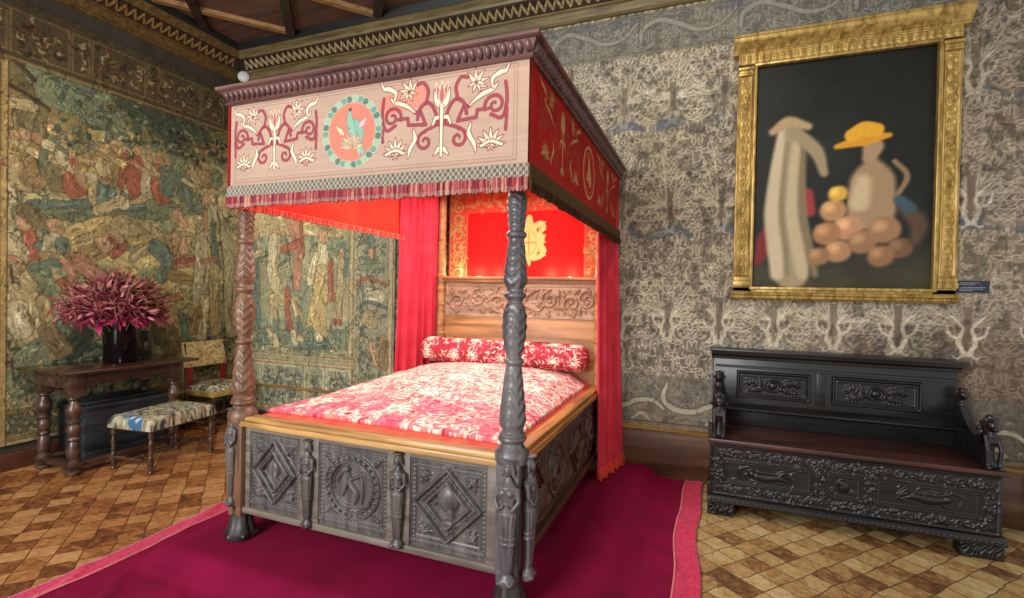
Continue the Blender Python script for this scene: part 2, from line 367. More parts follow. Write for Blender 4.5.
LT=[
('s','gr',[0.1568],[(-1.885,3.524),(-1.777,3.514)]),
('s','gr',[0.1372],[(-1.69,3.512),(-1.573,3.501)]),
('s','gr',[0.1176],[(-1.495,3.492),(-1.369,3.48)]),
('s','gr',[0.1176],[(-1.807,3.3),(-1.695,3.284)]),
('s','gr',[0.098],[(-2.065,3.423),(-1.965,3.411)]),
('s','gr',[0.1372],[(-1.957,3.316),(-1.853,3.301)]),
('s','dg',[0.1176],[(-1.249,3.627),(-1.19,3.619)]),
('s','dg',[0.1274],[(-1.1,3.559),(-1.038,3.55)]),
('s','dg',[0.1372],[(-0.889,3.506),(-0.822,3.496)]),
('s','dg',[0.1372],[(-0.719,3.452),(-0.649,3.441)]),
('s','dg',[0.1176],[(-0.993,3.299),(-0.929,3.286)]),
('s','dg',[0.098],[(-0.6,3.342),(-0.527,3.33)]),
('s','dg',[0.098],[(-1.197,3.369),(-1.138,3.358)]),
('s','dg',[0.0882],[(-1.387,3.454),(-1.332,3.444)]),
('s','dg',[0.0882],[(-0.544,3.648),(-0.469,3.639)]),
('s','ta',[0.049],[(-0.945,3.702),(-0.858,3.703)]),
('s','ta',[0.049],[(-0.802,3.691),(-0.711,3.691)]),
('s','ta',[0.049],[(-1.101,3.685),(-1.019,3.685)]),
('s','gr',[0.0784],[(-1.645,3.188),(-1.561,3.149)]),
('s','gr',[0.0686],[(-1.457,3.251),(-1.365,3.111)]),
('s','te',[0.0588],[(-1.517,3.065),(-1.401,3.031)]),
('s','gr',[0.0686],[(-0.827,2.998),(-0.766,2.623)]),
('s','te',[0.049],[(-0.858,2.825),(-0.709,2.69)]),
('s','yl',[0.0784],[(-1.602,3.039),(-1.454,2.936),(-1.29,3.083)]),
('s','be',[0.098],[(-1.876,2.502),(-1.467,2.44),(-0.984,2.581)]),
('s','be',[0.098],[(-0.652,2.815),(-0.278,2.921)]),
('s','ta',[0.0784],[(-0.476,3.205),(-0.256,3.241)]),
('s','gr',[0.0784],[(-2.158,2.185),(-1.874,2.256),(-1.465,2.292),(-0.982,2.398)]),
('s','te',[0.0392],[(-2.091,2.283),(-1.719,2.347),(-1.283,2.391),(-0.876,2.492)]),
('s','yl',[0.0882],[(-1.872,2.019),(-1.717,2.093),(-1.508,2.187)]),
('s','be',[0.098],[(-1.374,2.205),(-1.083,2.139),(-0.978,2.043)]),
('s','yl',[0.049],[(-1.279,2.044),(-1.133,2.101)]),
('s','gr',[0.0588],[(-1.087,2.456),(-0.82,2.446),(-0.528,2.552)]),
('s','ta',[0.1372],[(-2.263,3.132),(-2.216,2.812),(-2.214,2.516)]),
('s','ol',[0.1176],[(-2.111,3.102),(-2.095,2.76)]),
('s','be',[0.049],[(-2.231,3.119),(-2.111,3.136)]),
('s','dk',[0.0216],[(-2.298,3.533),(-2.194,3.463),(-2.086,3.371)]),
('s','dk',[0.0176],[(-2.258,3.276),(-2.126,3.217),(-1.985,3.155)]),
('s','dk',[0.0127],[(-2.283,3.167),(-2.273,2.711)]),
('s','be',[0.0294],[(-2.291,2.474),(-2.093,2.491),(-1.876,2.466)]),
('s','dk',[0.0118],[(-2.29,2.432),(-2.022,2.436)]),
('s','te',[0.0392],[(-2.28,2.71),(-2.272,2.528)]),
('s','be',[0.0662,0.1019,0.1223],[(-2.149,2.782),(-2.121,2.668),(-2.12,2.511)]),
('s','cr',[0.0459,0.0357],[(-2.198,2.737),(-2.078,2.68)]),
('s','fl',[0.0433],[(-2.15,2.889),(-2.147,2.872)]),
('s','be',[0.0573,0.0882,0.1058],[(-2.216,2.777),(-2.215,2.675),(-2.214,2.541)]),
('s','ta',[0.0397,0.0309],[(-2.256,2.739),(-2.155,2.69)]),
('s','fl',[0.0375],[(-2.216,2.868),(-2.213,2.854)]),
('s','ta',[0.0561,0.0862,0.1035],[(-2.06,2.781),(-2.08,2.672),(-2.079,2.538)]),
('s','be',[0.0388,0.0302],[(-2.103,2.743),(-1.997,2.693)]),
('s','fl',[0.0367],[(-2.061,2.873),(-2.057,2.859)]),
('s','gr',[0.0612,0.0941,0.1129],[(-1.954,2.886),(-1.938,2.775),(-1.937,2.624)]),
('s','cr',[0.0423,0.0329],[(-2.002,2.842),(-1.882,2.79)]),
('s','fl',[0.04],[(-1.955,2.989),(-1.951,2.973)]),
('s','ol',[0.051,0.0784,0.0941],[(-1.901,2.748),(-1.9,2.651),(-1.899,2.524)]),
('s','be',[0.0353,0.0274],[(-1.942,2.713),(-1.84,2.665)]),
('s','fl',[0.0333],[(-1.902,2.835),(-1.898,2.822)]),
('s','re',[0.051,0.0784,0.0941],[(-1.802,2.719),(-1.785,2.623),(-1.784,2.493)]),
('s','be',[0.0353,0.0274],[(-1.844,2.683),(-1.738,2.634)]),
('s','fl',[0.0333],[(-1.802,2.807),(-1.798,2.794)]),
('s','ta',[0.0484,0.0745,0.0894],[(-1.691,2.81),(-1.69,2.714),(-1.689,2.588)]),
('s','yl',[0.0335,0.0261],[(-1.734,2.774),(-1.628,2.729)]),
('s','fl',[0.0317],[(-1.692,2.896),(-1.688,2.883)]),
('s','be',[0.051,0.0784,0.0941],[(-1.624,2.668),(-1.598,2.57),(-1.596,2.435)]),
('s','cr',[0.0353,0.0274],[(-1.67,2.631),(-1.555,2.579)]),
('s','fl',[0.0333],[(-1.625,2.759),(-1.62,2.745)]),
('s','te',[0.0484,0.0745,0.0894],[(-1.522,2.679),(-1.521,2.579),(-1.519,2.45)]),
('s','ta',[0.0335,0.0261],[(-1.567,2.643),(-1.454,2.593)]),
('s','fl',[0.0317],[(-1.523,2.768),(-1.518,2.754)]),
('s','ta',[0.0382,0.0588,0.0706],[(-1.453,2.873),(-1.452,2.793),(-1.451,2.69)]),
('s','be',[0.0265,0.0206],[(-1.49,2.843),(-1.399,2.807)]),
('s','fl',[0.025],[(-1.454,2.944),(-1.449,2.933)]),
('s','re',[0.0586,0.0902,0.1082],[(-1.344,2.871),(-1.315,2.752),(-1.313,2.589)]),
('s','yl',[0.0406,0.0316],[(-1.403,2.824),(-1.256,2.766)]),
('s','fl',[0.0383],[(-1.345,2.982),(-1.34,2.965)]),
('s','re',[0.051,0.0784,0.0941],[(-1.24,2.89),(-1.258,2.775),(-1.257,2.632)]),
('s','pk',[0.0353,0.0274],[(-1.293,2.848),(-1.161,2.798)]),
('s','fl',[0.0333],[(-1.241,2.988),(-1.236,2.973)]),
('s','cr',[0.0484,0.0745,0.0894],[(-1.122,2.855),(-1.12,2.747),(-1.119,2.608)]),
('s','be',[0.0335,0.0261],[(-1.174,2.814),(-1.043,2.765)]),
('s','fl',[0.0317],[(-1.123,2.95),(-1.118,2.936)]),
('s','re',[0.0535,0.0823,0.0988],[(-1.019,2.853),(-1.007,2.734),(-1.005,2.577)]),
('s','be',[0.037,0.0288],[(-1.079,2.807),(-0.929,2.751)]),
('s','fl',[0.035],[(-1.02,2.96),(-1.015,2.944)]),
('s','te',[0.0433,0.0666,0.08],[(-0.935,2.874),(-0.933,2.774),(-0.932,2.645)]),
('s','gr',[0.03,0.0233],[(-0.985,2.836),(-0.86,2.791)]),
('s','fl',[0.0283],[(-0.936,2.962),(-0.93,2.948)]),
('s','be',[0.0357,0.0549,0.0659],[(-1.558,2.882),(-1.558,2.809),(-1.557,2.714)]),
('s','ta',[0.0247,0.0192],[(-1.591,2.854),(-1.509,2.821)]),
('s','fl',[0.0233],[(-1.559,2.947),(-1.554,2.937)]),
('s','be',[0.0433,0.0666,0.08],[(-0.596,3.069),(-0.595,2.964),(-0.593,2.828)]),
('s','ol',[0.03,0.0233],[(-0.652,3.028),(-0.512,2.984)]),
('s','fl',[0.0283],[(-0.598,3.162),(-0.591,3.149)]),
('s','ta',[0.0433,0.0666,0.08],[(-0.474,3.077),(-0.472,2.97),(-0.47,2.832)]),
('s','be',[0.03,0.0233],[(-0.532,3.035),(-0.386,2.991)]),
('s','fl',[0.0283],[(-0.475,3.173),(-0.469,3.158)]),
('s','gr',[0.0433,0.0666,0.08],[(-0.346,3.086),(-0.345,2.977),(-0.342,2.835)]),
('s','be',[0.03,0.0233],[(-0.407,3.043),(-0.255,2.998)]),
('s','fl',[0.0283],[(-0.348,3.183),(-0.341,3.169)]),
('s','cr',[0.028,0.0431,0.0517],[(-1.359,2.546),(-1.358,2.487),(-1.358,2.409)]),
('s','te',[0.0194,0.0151],[(-1.387,2.525),(-1.318,2.494)]),
('s','fl',[0.0183],[(-1.36,2.599),(-1.355,2.591)]),
('s','cr',[0.028,0.0431,0.0517],[(-1.879,2.853),(-1.879,2.799),(-1.878,2.729)]),
('s','gr',[0.0194,0.0151],[(-1.902,2.832),(-1.846,2.808)]),
('s','fl',[0.0183],[(-1.88,2.9),(-1.876,2.893)]),
('s','te',[0.0382,0.0588,0.0706],[(-0.699,2.834),(-0.698,2.743),(-0.697,2.625)]),
('s','be',[0.0265,0.0206],[(-0.747,2.8),(-0.628,2.758)]),
('s','fl',[0.025],[(-0.701,2.915),(-0.695,2.903)]),
('s','be',[0.0588,0.049],[(-1.578,2.323),(-1.395,2.453)]),
('s','cr',[0.049,0.098,0.1274,0.0882],[(-2.236,1.962),(-2.196,1.838),(-2.141,1.67),(-2.083,1.19)]),
('s','be',[0.1176,0.1176],[(-2.14,1.454),(-2.047,1.055)]),
('s','re',[0.049,0.0392,0.0392],[(-2.131,2.077),(-2.074,1.892),(-2.087,1.733)]),
('s','fl',[0.0539],[(-2.158,2.142),(-2.151,2.1)]),
('s','ol',[0.0686],[(-2.125,2.216),(-2.02,2.145)]),
('s','pk',[0.049,0.049],[(-2.222,1.777),(-2.1,1.672)]),
('s','be',[0.0882,0.0784],[(-2.208,1.693),(-2.127,1.584)]),
('s','dk',[0.0098],[(-2.234,1.751),(-2.22,1.582)]),
('s','cr',[0.0882,0.0784],[(-2.206,1.368),(-2.151,1.194)]),
('s','te',[0.049,0.0588,0.049],[(-2.018,1.941),(-1.96,1.902),(-1.908,1.798)]),
('s','fl',[0.049],[(-1.933,2.139),(-1.918,2.087)]),
('s','cr',[0.0686,0.0588],[(-1.947,1.993),(-1.945,1.858)]),
('s','te',[0.049,0.0392],[(-1.887,1.972),(-1.856,1.911)]),
('s','ta',[0.0392,0.0343,0.0294],[(-2.003,1.854),(-1.886,1.836),(-1.778,1.862)]),
('s','gr',[0.0686,0.0588,0.0588],[(-2.052,1.735),(-1.98,1.587),(-2.0,1.408)]),
('s','te',[0.0294],[(-2.066,1.734),(-1.96,1.794),(-1.885,1.799)]),
('s','pk',[0.0392,0.0392,0.049],[(-1.855,1.801),(-1.792,1.684),(-1.822,1.544)]),
('s','yl',[0.049],[(-2.015,1.453),(-1.985,1.318)]),
('s','ta',[0.0784,0.0686],[(-1.674,1.88),(-1.549,1.938)]),
('s','fl',[0.0637],[(-1.55,2.036),(-1.515,1.98)]),
('s','pk',[0.0784,0.0784],[(-1.73,1.809),(-1.614,1.692)]),
('s','re',[0.049,0.0392,0.0392],[(-1.445,2.067),(-1.372,1.994),(-1.443,1.898)]),
('s','be',[0.0294],[(-1.756,2.013),(-1.635,2.065),(-1.481,2.122),(-1.391,2.053)]),
('s','ta',[0.0294],[(-1.593,2.108),(-1.499,2.149)]),
('s','re',[0.0392],[(-1.869,1.617),(-1.807,1.526)]),
('s','yl',[0.0686],[(-1.388,1.802),(-1.275,1.706)]),
('s','be',[0.0392,0.0392,0.0294],[(-1.277,1.88),(-1.081,2.033),(-0.925,2.124),(-0.702,2.194)]),
('s','fl',[0.0637],[(-0.808,2.404),(-0.762,2.321)]),
('s','fl',[0.0784,0.0882,0.0588],[(-0.804,2.138),(-0.78,1.984),(-0.846,1.868)]),
('s','te',[0.0882,0.0784,0.049],[(-1.03,2.006),(-0.922,1.863),(-0.973,1.664)]),
('s','pk',[0.0686,0.0588,0.049],[(-0.812,1.87),(-0.616,1.883),(-0.541,1.702)]),
('s','re',[0.0245,0.0196],[(-0.846,1.868),(-0.457,1.94)]),
('s','ta',[0.0686,0.049],[(-0.844,1.724),(-0.576,1.654)]),
('s','be',[0.0294,0.0245],[(-0.925,2.124),(-0.702,2.194),(-0.522,2.145)]),
('s','te',[0.0392,0.0392,0.0294],[(-0.709,2.69),(-0.672,2.527),(-0.588,2.461)]),
('s','gr',[0.0392],[(-0.59,2.645),(-0.428,2.51)]),
('s','fl',[0.049],[(-0.48,2.619),(-0.454,2.565)]),
('s','cr',[0.0392,0.0686,0.0882,0.098],[(-0.403,2.538),(-0.523,2.204),(-0.519,1.913),(-0.537,1.445)]),
('s','cr',[0.049,0.0784,0.0882,0.0882],[(-0.377,2.542),(-0.213,2.179),(-0.15,1.691),(-0.112,1.07)]),
('s','te',[0.0294,0.0392,0.0392],[(-0.4,2.337),(-0.37,2.102),(-0.341,1.901)]),
('s','be',[0.0686,0.0686],[(-0.366,1.804),(-0.329,1.083)]),
('s','fl',[0.0294],[(-0.489,2.442),(-0.487,2.266)]),
('s','pk',[0.0294,0.0294],[(-0.519,1.889),(-0.342,1.949)]),
('s','dk',[0.0069],[(-0.351,2.523),(-0.264,2.052),(-0.228,1.444)]),
('s','cr',[0.0588,0.0588],[(-0.475,1.445),(-0.506,1.035)]),
('s','pk',[0.0392,0.0392],[(-0.97,1.448),(-0.773,1.492)]),
('s','be',[0.049,0.049],[(-0.861,1.337),(-0.802,1.056)]),
('s','ta',[0.049],[(-0.629,1.101),(-0.56,1.329)]),
('s','te',[0.0392],[(-0.747,1.244),(-0.699,1.049)]),
('s','cr',[0.0294],[(-0.302,2.771),(-0.209,2.839),(-0.109,2.624)]),
('s','cr',[0.0392,0.0343],[(-2.239,2.426),(-2.225,2.302)]),
('s','dk',[0.0078],[(-2.251,2.255),(-2.239,2.367),(-2.199,2.307)]),
('s','ol',[0.1176],[(-0.856,0.949),(-0.966,1.122)]),
('s','gr',[0.0784],[(-1.866,1.269),(-1.748,1.17)]),
('s','dg',[0.0882],[(-1.708,1.12),(-1.786,0.985)]),
('s','gr',[0.0784],[(-2.011,1.052),(-2.149,0.934)]),
('s','ta',[0.0686],[(-1.976,1.184),(-1.863,0.993)])]
BT=[
('s','be',[0.1568],[(0.381,2.379),(0.986,2.396),(1.578,2.343)]),
('s','gr',[0.098],[(0.507,1.025),(1.014,0.99),(1.676,1.049)]),
('s','te',[0.049],[(1.016,0.931),(1.463,0.956)]),
('s','te',[0.0588,0.0784,0.0882],[(0.287,2.134),(0.311,1.761),(0.339,1.203)]),
('s','fl',[0.049],[(0.3,2.295),(0.318,2.232)]),
('s','be',[0.0392],[(0.19,1.923),(0.388,2.046)]),
('s','be',[0.0686,0.0882,0.0882,0.0686],[(0.625,2.408),(0.63,2.128),(0.604,1.824),(0.755,1.461)]),
('s','pk',[0.0686,0.0784,0.0686,0.0588],[(0.829,2.485),(0.99,2.182),(0.995,1.92),(0.986,1.646)]),
('s','re',[0.049,0.0392],[(0.775,2.066),(1.037,2.157)]),
('s','re',[0.0392,0.0392,0.0392],[(0.847,1.584),(0.852,1.343),(0.904,1.104)]),
('s','be',[0.0686,0.0588],[(0.627,1.482),(0.65,1.154)]),
('s','be',[0.0588,0.049],[(0.959,1.466),(1.04,1.23)]),
('s','te',[0.0343,0.0392],[(0.649,1.19),(0.701,0.998)]),
('s','te',[0.0294,0.0343],[(1.024,1.253),(1.058,1.112)]),
('s','fl',[0.0245,0.0245],[(0.787,2.246),(0.611,2.287)]),
('s','fl',[0.0588],[(0.653,2.613),(0.67,2.552)]),
('s','cr',[0.0686,0.0686,0.0392],[(0.613,2.189),(0.589,1.763),(0.69,1.557)]),
('s','dk',[0.0059],[(0.803,2.21),(0.872,1.92),(0.941,1.585)]),
('s','re',[0.0294,0.0196],[(1.03,2.478),(1.085,2.003)]),
('s','cr',[0.0588,0.0784],[(1.365,2.198),(1.356,1.919)]),
('s','fl',[0.0588],[(1.364,2.233),(1.38,2.174)]),
('s','yl',[0.0882,0.1176,0.1372],[(1.358,1.802),(1.336,1.475),(1.282,1.181)]),
('s','re',[0.0294,0.0343],[(1.487,1.918),(1.51,1.479)]),
('s','be',[0.0392,0.0294],[(1.223,1.919),(1.388,1.767)]),
('s','ta',[0.0196],[(1.258,2.387),(1.508,2.264)]),
('s','cr',[0.0392,0.0588],[(1.266,2.001),(1.182,1.707)]),
('s','te',[0.0392,0.049],[(1.654,2.1),(1.658,1.918)]),
('s','fl',[0.0392],[(1.642,2.032),(1.643,1.986)]),
('s','be',[0.049,0.0588],[(1.644,1.918),(1.635,1.654)]),
('s','te',[0.0294,0.0294],[(1.729,1.917),(1.69,1.769)]),
('s','be',[0.049,0.0588],[(1.622,1.597),(1.6,1.309)]),
('s','re',[0.0294],[(1.544,1.25),(1.63,1.23)]),
('s','gr',[0.0392],[(0.341,1.078),(0.408,1.032)]),
('s','te',[0.0392],[(0.445,1.021),(0.508,0.951)]),
('s','cr',[0.0392],[(0.545,1.076),(0.605,1.005)]),
('s','be',[0.0392],[(0.646,1.019),(0.703,0.925)]),
('s','gr',[0.0392],[(0.744,1.073),(0.797,0.979)]),
('s','te',[0.0392],[(0.843,1.017),(0.89,1.032)]),
('s','cr',[0.0392],[(0.939,1.07),(0.984,0.953)]),
('s','be',[0.0392],[(1.035,1.015),(1.075,1.005)]),
('s','gr',[0.0392],[(1.129,1.067),(1.165,1.057)]),
('s','te',[0.0392],[(1.221,1.119),(1.257,0.98)]),
('s','cr',[0.0392],[(1.314,1.065),(1.345,1.031)]),
('s','be',[0.0392],[(1.405,1.116),(1.432,1.082)]),
('s','gr',[0.0392],[(1.496,1.062),(1.52,1.006)]),
('s','te',[0.0392],[(1.584,1.113),(1.605,1.056)]),
('s','te',[0.049,0.0588],[(2.039,2.162),(2.031,1.916)]),
('s','fl',[0.0392],[(2.042,2.028),(2.043,1.983)]),
('s','gr',[0.0294,0.0294],[(1.896,1.849),(2.192,1.872)]),
('s','cr',[0.0882,0.0882],[(1.984,1.547),(2.146,1.528)]),
('s','re',[0.0147],[(1.872,1.691),(2.008,1.738),(2.222,1.673)]),
('s','te',[0.0157],[(1.878,1.398),(2.04,1.47),(2.254,1.409)]),
('s','be',[0.0882,0.0784],[(2.017,1.29),(2.072,1.248)]),
('s','gr',[0.0392,0.0392],[(1.956,0.984),(2.053,0.878)]),
('s','fl',[0.0392,0.049],[(2.077,0.991),(2.135,0.805)]),
('s','te',[0.0196],[(1.928,1.658),(1.958,1.49)]),
('s','ta',[0.0588],[(2.222,1.055),(2.241,0.78)])]
# ============================================================ THE ROOM
PAL = dict(ol=(.44, .41, .29), be=(.69, .63, .46), te=(.40, .47, .42), dg=(.25, .29, .23), ta=(.60, .51, .35), re=(.62, .37, .29), pk=(.68, .50, .40), cr=(.77, .73, .58), dk=(.22, .18, .14), fl=(.72, .58, .44), yl=(.76, .68, .46), gr=(.46, .50, .39))
def weave_noise(cv, amt=.10, sc=26, seed=3, folds=True):
    n = fbm(cv.X, cv.Y, sc, seed, 4) - .5; n2 = fbm(cv.X, cv.Y, 7, seed + 9, 3) - .5
    cv.C *= (1 + amt * 2.6 * n + amt * 1.2 * n2)[..., None]
    if folds:   # drawn fold lines of the woven clothes and leaves
        wx = cv.X + .05 * (fbm(cv.X, cv.Y, 9, seed + 2, 3) - .5); a = fbm(wx * 3.1, cv.Y, 8, seed + 5, 3)
        cv.C *= (1 - .34 * np.exp(-((a - .5) / .03) ** 2))[..., None]; cv.C *= (1 + .22 * np.exp(-((a - .57) / .025) ** 2))[..., None]
def draw_strokes(cv, data):
    for _, c, r, pts in data:
        col = np.array(PAL[c]) * (0.92 + .16 * RNG.rand())
        if c == 'dk': cv.stroke(pts, r, col, alpha=.85)
        else:
            n = 1 if len(pts) > 1 else 1
            big = max(r) > .03
            cv.stroke(pts, r, col, outline=(.28, .22, .14), ow=.0055, alpha=.80)
            if big:   # drawn folds and highlights that follow each shape
                P = catmull(pts) if len(pts) > 2 else np.linspace(pts[0], pts[1], 4); k = max(r)
                T = np.gradient(P, axis=0); T /= np.maximum(np.linalg.norm(T, axis=1), 1e-6)[:, None]; Nn = np.stack([-T[:, 1], T[:, 0]], 1)
                nf = 3 + int(k / .014)
                for q in range(nf):
                    o = (RNG.rand() * 2 - 1) * k * .8; i0 = RNG.randint(0, max(1, len(P) - 2)); i1 = min(len(P), i0 + 2 + RNG.randint(1, max(2, len(P) // 2 + 1)))
                    if i1 - i0 < 2: continue
                    S_ = P[i0:i1] + Nn[i0:i1] * (o + k * .25 * np.sin(np.arange(i1 - i0) * 1.1 + q))[:, None]
                    cc = (np.array((.30, .23, .15)) if q % 3 == 0 else np.clip(col * 1.22 + .03, 0, 1)) if q % 2 == 0 else col * .74
                    cv.stroke(S_, [.002 + .004 * RNG.rand(), .004 + .10 * k * RNG.rand(), .002], cc, alpha=.65, smooth=False)
def verdure(cv, x0, x1, y0, y1, n, cols, ln=.08, wd=.014, rs=None, out=(.17, .16, .12)):
    rs = rs or RNG
    for _ in range(n):
        x = x0 + rs.rand() * (x1 - x0); y = y0 + rs.rand() * (y1 - y0); a = rs.rand() * 2 * PI; c = cols[rs.randint(len(cols))]
        cv.leaf(x, y, a, ln * (.6 + .8 * rs.rand()), wd * (.7 + .6 * rs.rand()), c, bend=.3 * (rs.rand() - .5), outline=out, ow=.004, alpha=.9)

# --- left tapestry (hangs on the left wall) : canvas axes are y and z
cv = Cv(-3.6, -0.02, .22, 4.0, .0085, (.47, .42, .28)); cv.warp(.016, 7, .007, 24, 5)
n = fbm(cv.X, cv.Y, 3.5, 50, 4)[..., None]; yy = cv.Y[..., None]
sky = np.array((.40, .36, .24)); mid = np.array((.72, .655, .46)); low = np.array((.60, .56, .40))
t = sst(2.6, 3.3, yy + .3 * (n - .5)); base = mid * (1 - t) + sky * t; t = sst(1.9, 1.1, yy + .4 * (n - .5)); base = base * (1 - t) + low * t
teal = sst(.52, .62, fbm(cv.X, cv.Y * 1.8, 4.5, 77, 4))[..., None] * sst(3.3, 2.9, yy); cv.C[:] = base * (1 - .45 * teal) + np.array((.34, .42, .35)) * .45 * teal
verdure(cv, -2.3, 0, 2.0, 2.7, 260, [PAL['gr'], PAL['be'], PAL['te'], PAL['ta']], .05, .012)
verdure(cv, -2.4, 0, .5, 1.15, 620, [PAL['gr'], PAL['ta'], PAL['be'], PAL['te'], PAL['dg']], .09, .016)
verdure(cv, -1.6, -.05, 1.1, 1.6, 160, [PAL['ol'], PAL['be'], PAL['gr']], .07, .014)
cv.brush(4500, .05, .012, .16, .6, 60, (-2.4, 0, .45, 3.5)); draw_strokes(cv, LT)
verdure(cv, -1.3, -.25, 3.05, 3.55, 170, [PAL['dg'], (.24, .29, .22), PAL['gr'], (.15, .19, .16)], .06, .016)
verdure(cv, -1.95, -1.2, 2.9, 3.45, 90, [PAL['gr'], PAL['te'], (.30, .36, .27)], .07, .016)
cv.brush(3000, .035, .007, .10, .45, 61, (-2.4, 0, .45, 3.5))
cv.unwarp()
# borders
cv.rect(-3.6, 0, 3.50, 4.0, (.27, .23, .16)); cv.rect(-3.6, 0, 3.485, 3.505, (.46, .38, .22)); cv.rect(-3.6, 0, 3.46, 3.468, (.30, .22, .12))
xx = -3.5
for wdt in (.5, .18, .46, .12, .44, .16, .5, .14, .46, .3):
    cv.rect(xx, xx + wdt - .04, 3.56, 3.90, (.30, .25, .17), outline=(.42, .35, .22), ow=.015)
    for _ in range(int(wdt * 60)):
        cv.leaf(xx + .02 + RNG.rand() * (wdt - .08), 3.58 + RNG.rand() * .28, RNG.rand() * 6.3, .07, .014, [(.52, .44, .30), (.58, .52, .38), (.20, .16, .12), (.40, .24, .18), (.44, .42, .22)][RNG.randint(5)], bend=.35, outline=(.14, .11, .08), ow=.004)
    xx += wdt
for yv in (.50, .27): cv.rect(-3.6, 0, yv - .012, yv + .012, (.50, .42, .26), outline=(.24, .18, .12), ow=.006)
cv.rect(-3.6, 0, .3, .485, (.36, .34, .24)); verdure(cv, -3.6, 0, .31, .475, 420, [PAL['be'], PAL['gr'], PAL['ta'], (.55, .52, .4)], .06, .012)
cv.rect(-2.30, -2.26, .2, 3.46, (.62, .53, .34), outline=(.30, .22, .14), ow=.008); cv.rect(-3.6, -2.31, .5, 3.46, (.36, .32, .21)); verdure(cv, -3.6, -2.33, .52, 3.44, 500, [PAL['be'], PAL['gr'], PAL['re'], PAL['ta']], .09, .016)
cv.brush(1500, .025, .006, .10, .45, 65, (-2.4, 0, .25, 3.95)); weave_noise(cv, .11, 24, 3)
cv.H = .010 * (fbm(cv.X, cv.Y * .35, 2.2, 31, 2) - .5)
o = cv_mesh('tapestry', cv, lambda X, Y, H: (.035 + H, X, Y), M['tapestry'], None, depth=.012, flip=False)
tag(o, 'large woven tapestry of a robed crowd, trees and tall foreground figures above the table', 'tapestry')

# --- back tapestry, left of the bed
cv = Cv(.10, 2.36, .10, 3.95, .0085, (.55, .53, .40)); cv.warp(.014, 7, .006, 24, 15)
n = fbm(cv.X, cv.Y, 4, 150, 4)[..., None]; cv.C[:] = np.array((.56, .54, .41)) * (.8 + .4 * n); t = sst(.5, .65, fbm(cv.X, cv.Y, 5, 177, 4))[..., None]; cv.C[:] = cv.C * (1 - .5 * t) + np.array((.42, .48, .42)) * .5 * t
verdure(cv, .1, 1.75, 1.9, 3.9, 260, [PAL['gr'], PAL['be'], PAL['te']], .10, .02)
verdure(cv, .1, 1.75, .84, 1.15, 260, [(.50, .53, .42), PAL['te'], PAL['cr'], PAL['gr']], .06, .013)
draw_strokes(cv, [s for s in BT if s[3][0][0] < 1.78])
cv.brush(1200, .035, .007, .10, .45, 63, (.1, 1.8, .75, 2.4)); cv.unwarp()
cv.rect(1.80, 2.32, .12, 3.9, (.55, .54, .43)); cv.rect(.1, 1.86, .12, .80, (.55, .54, .43))
for b in ((1.76, 1.80), (1.83, 1.85), (2.28, 2.33)): cv.rect(b[0], b[1], .12, 3.9, (.66, .60, .44), outline=(.36, .30, .20), ow=.006)
for z in (.80, .72, .16): cv.rect(.1, 1.84, z - .012, z + .012, (.66, .58, .42), outline=(.36, .28, .20), ow=.005)
for x0, x1 in ((.18, .42), (.48, 1.12), (1.2, 1.40), (1.46, 1.78)):
    cv.rect(x0, x1, .22, .67, (.52, .53, .44), outline=(.70, .66, .50), ow=.014)
    verdure(cv, x0 + .03, x1 - .06, .24, .62, int((x1 - x0) * 190), [(.34, .42, .42), PAL['cr'], (.60, .60, .50), PAL['te'], (.5, .42, .34)], .07, .012)
verdure(cv, 1.88, 2.22, .2, 3.8, 330, [(.60, .58, .46), PAL['te'], PAL['gr'], (.72, .68, .54), PAL['ta']], .07, .013)
draw_strokes(cv, [s for s in BT if s[3][0][0] >= 1.78])
cv.C = np.clip(cv.C * 1.12 + .03, 0, 1); cv.brush(1500, .03, .007, .10, .5, 64, (.1, 2.3, .15, 2.3)); weave_noise(cv, .09, 26, 13)
cv.H = .012 * (fbm(cv.X, cv.Y * .35, 2.2, 61, 2) - .5)
o = cv_mesh('tapestry', cv, lambda X, Y, H: (X, -.035 - H, Y), M['tapestry'], None, depth=.012)
tag(o, 'pale green and beige tapestry with standing robed figures behind the left side of the bed', 'tapestry')

# --- painted cloth covering the back wall to the right of the bed (the wall itself)
rs = np.random.RandomState(5)
PW, PH = .42, .96
tile = Cv(-PW / 2 - .12, PW / 2 + .12, -.12, PH + .12, .006, (.0, .0, .0))
def tile_periodic(fn):
    for dx in (-PW, 0, PW):
        for dz in (-PH, 0, PH): fn(dx, dz)
leafs = []
for k in range(64):
    x = rs.rand() * PW / 2; z = .02 + PH * ((k + rs.rand()) / 64); leafs.append((x, z, math.atan2(z - .25, x * 1.6) + .9 * rs.randn() * .6, .055 + .045 * rs.rand(), .35 * (rs.rand() - .5), rs.rand()))
vein = Cv(-PW / 2 - .12, PW / 2 + .12, -.12, PH + .12, .006, (0, 0, 0)); trunk = Cv(-PW / 2 - .12, PW / 2 + .12, -.12, PH + .12, .006, (0, 0, 0)); mound = Cv(-PW / 2 - .12, PW / 2 + .12, -.12, PH + .12, .006, (0, 0, 0))
tones = Cv(-PW / 2 - .12, PW / 2 + .12, -.12, PH + .12, .006, (.5, .5, .5))
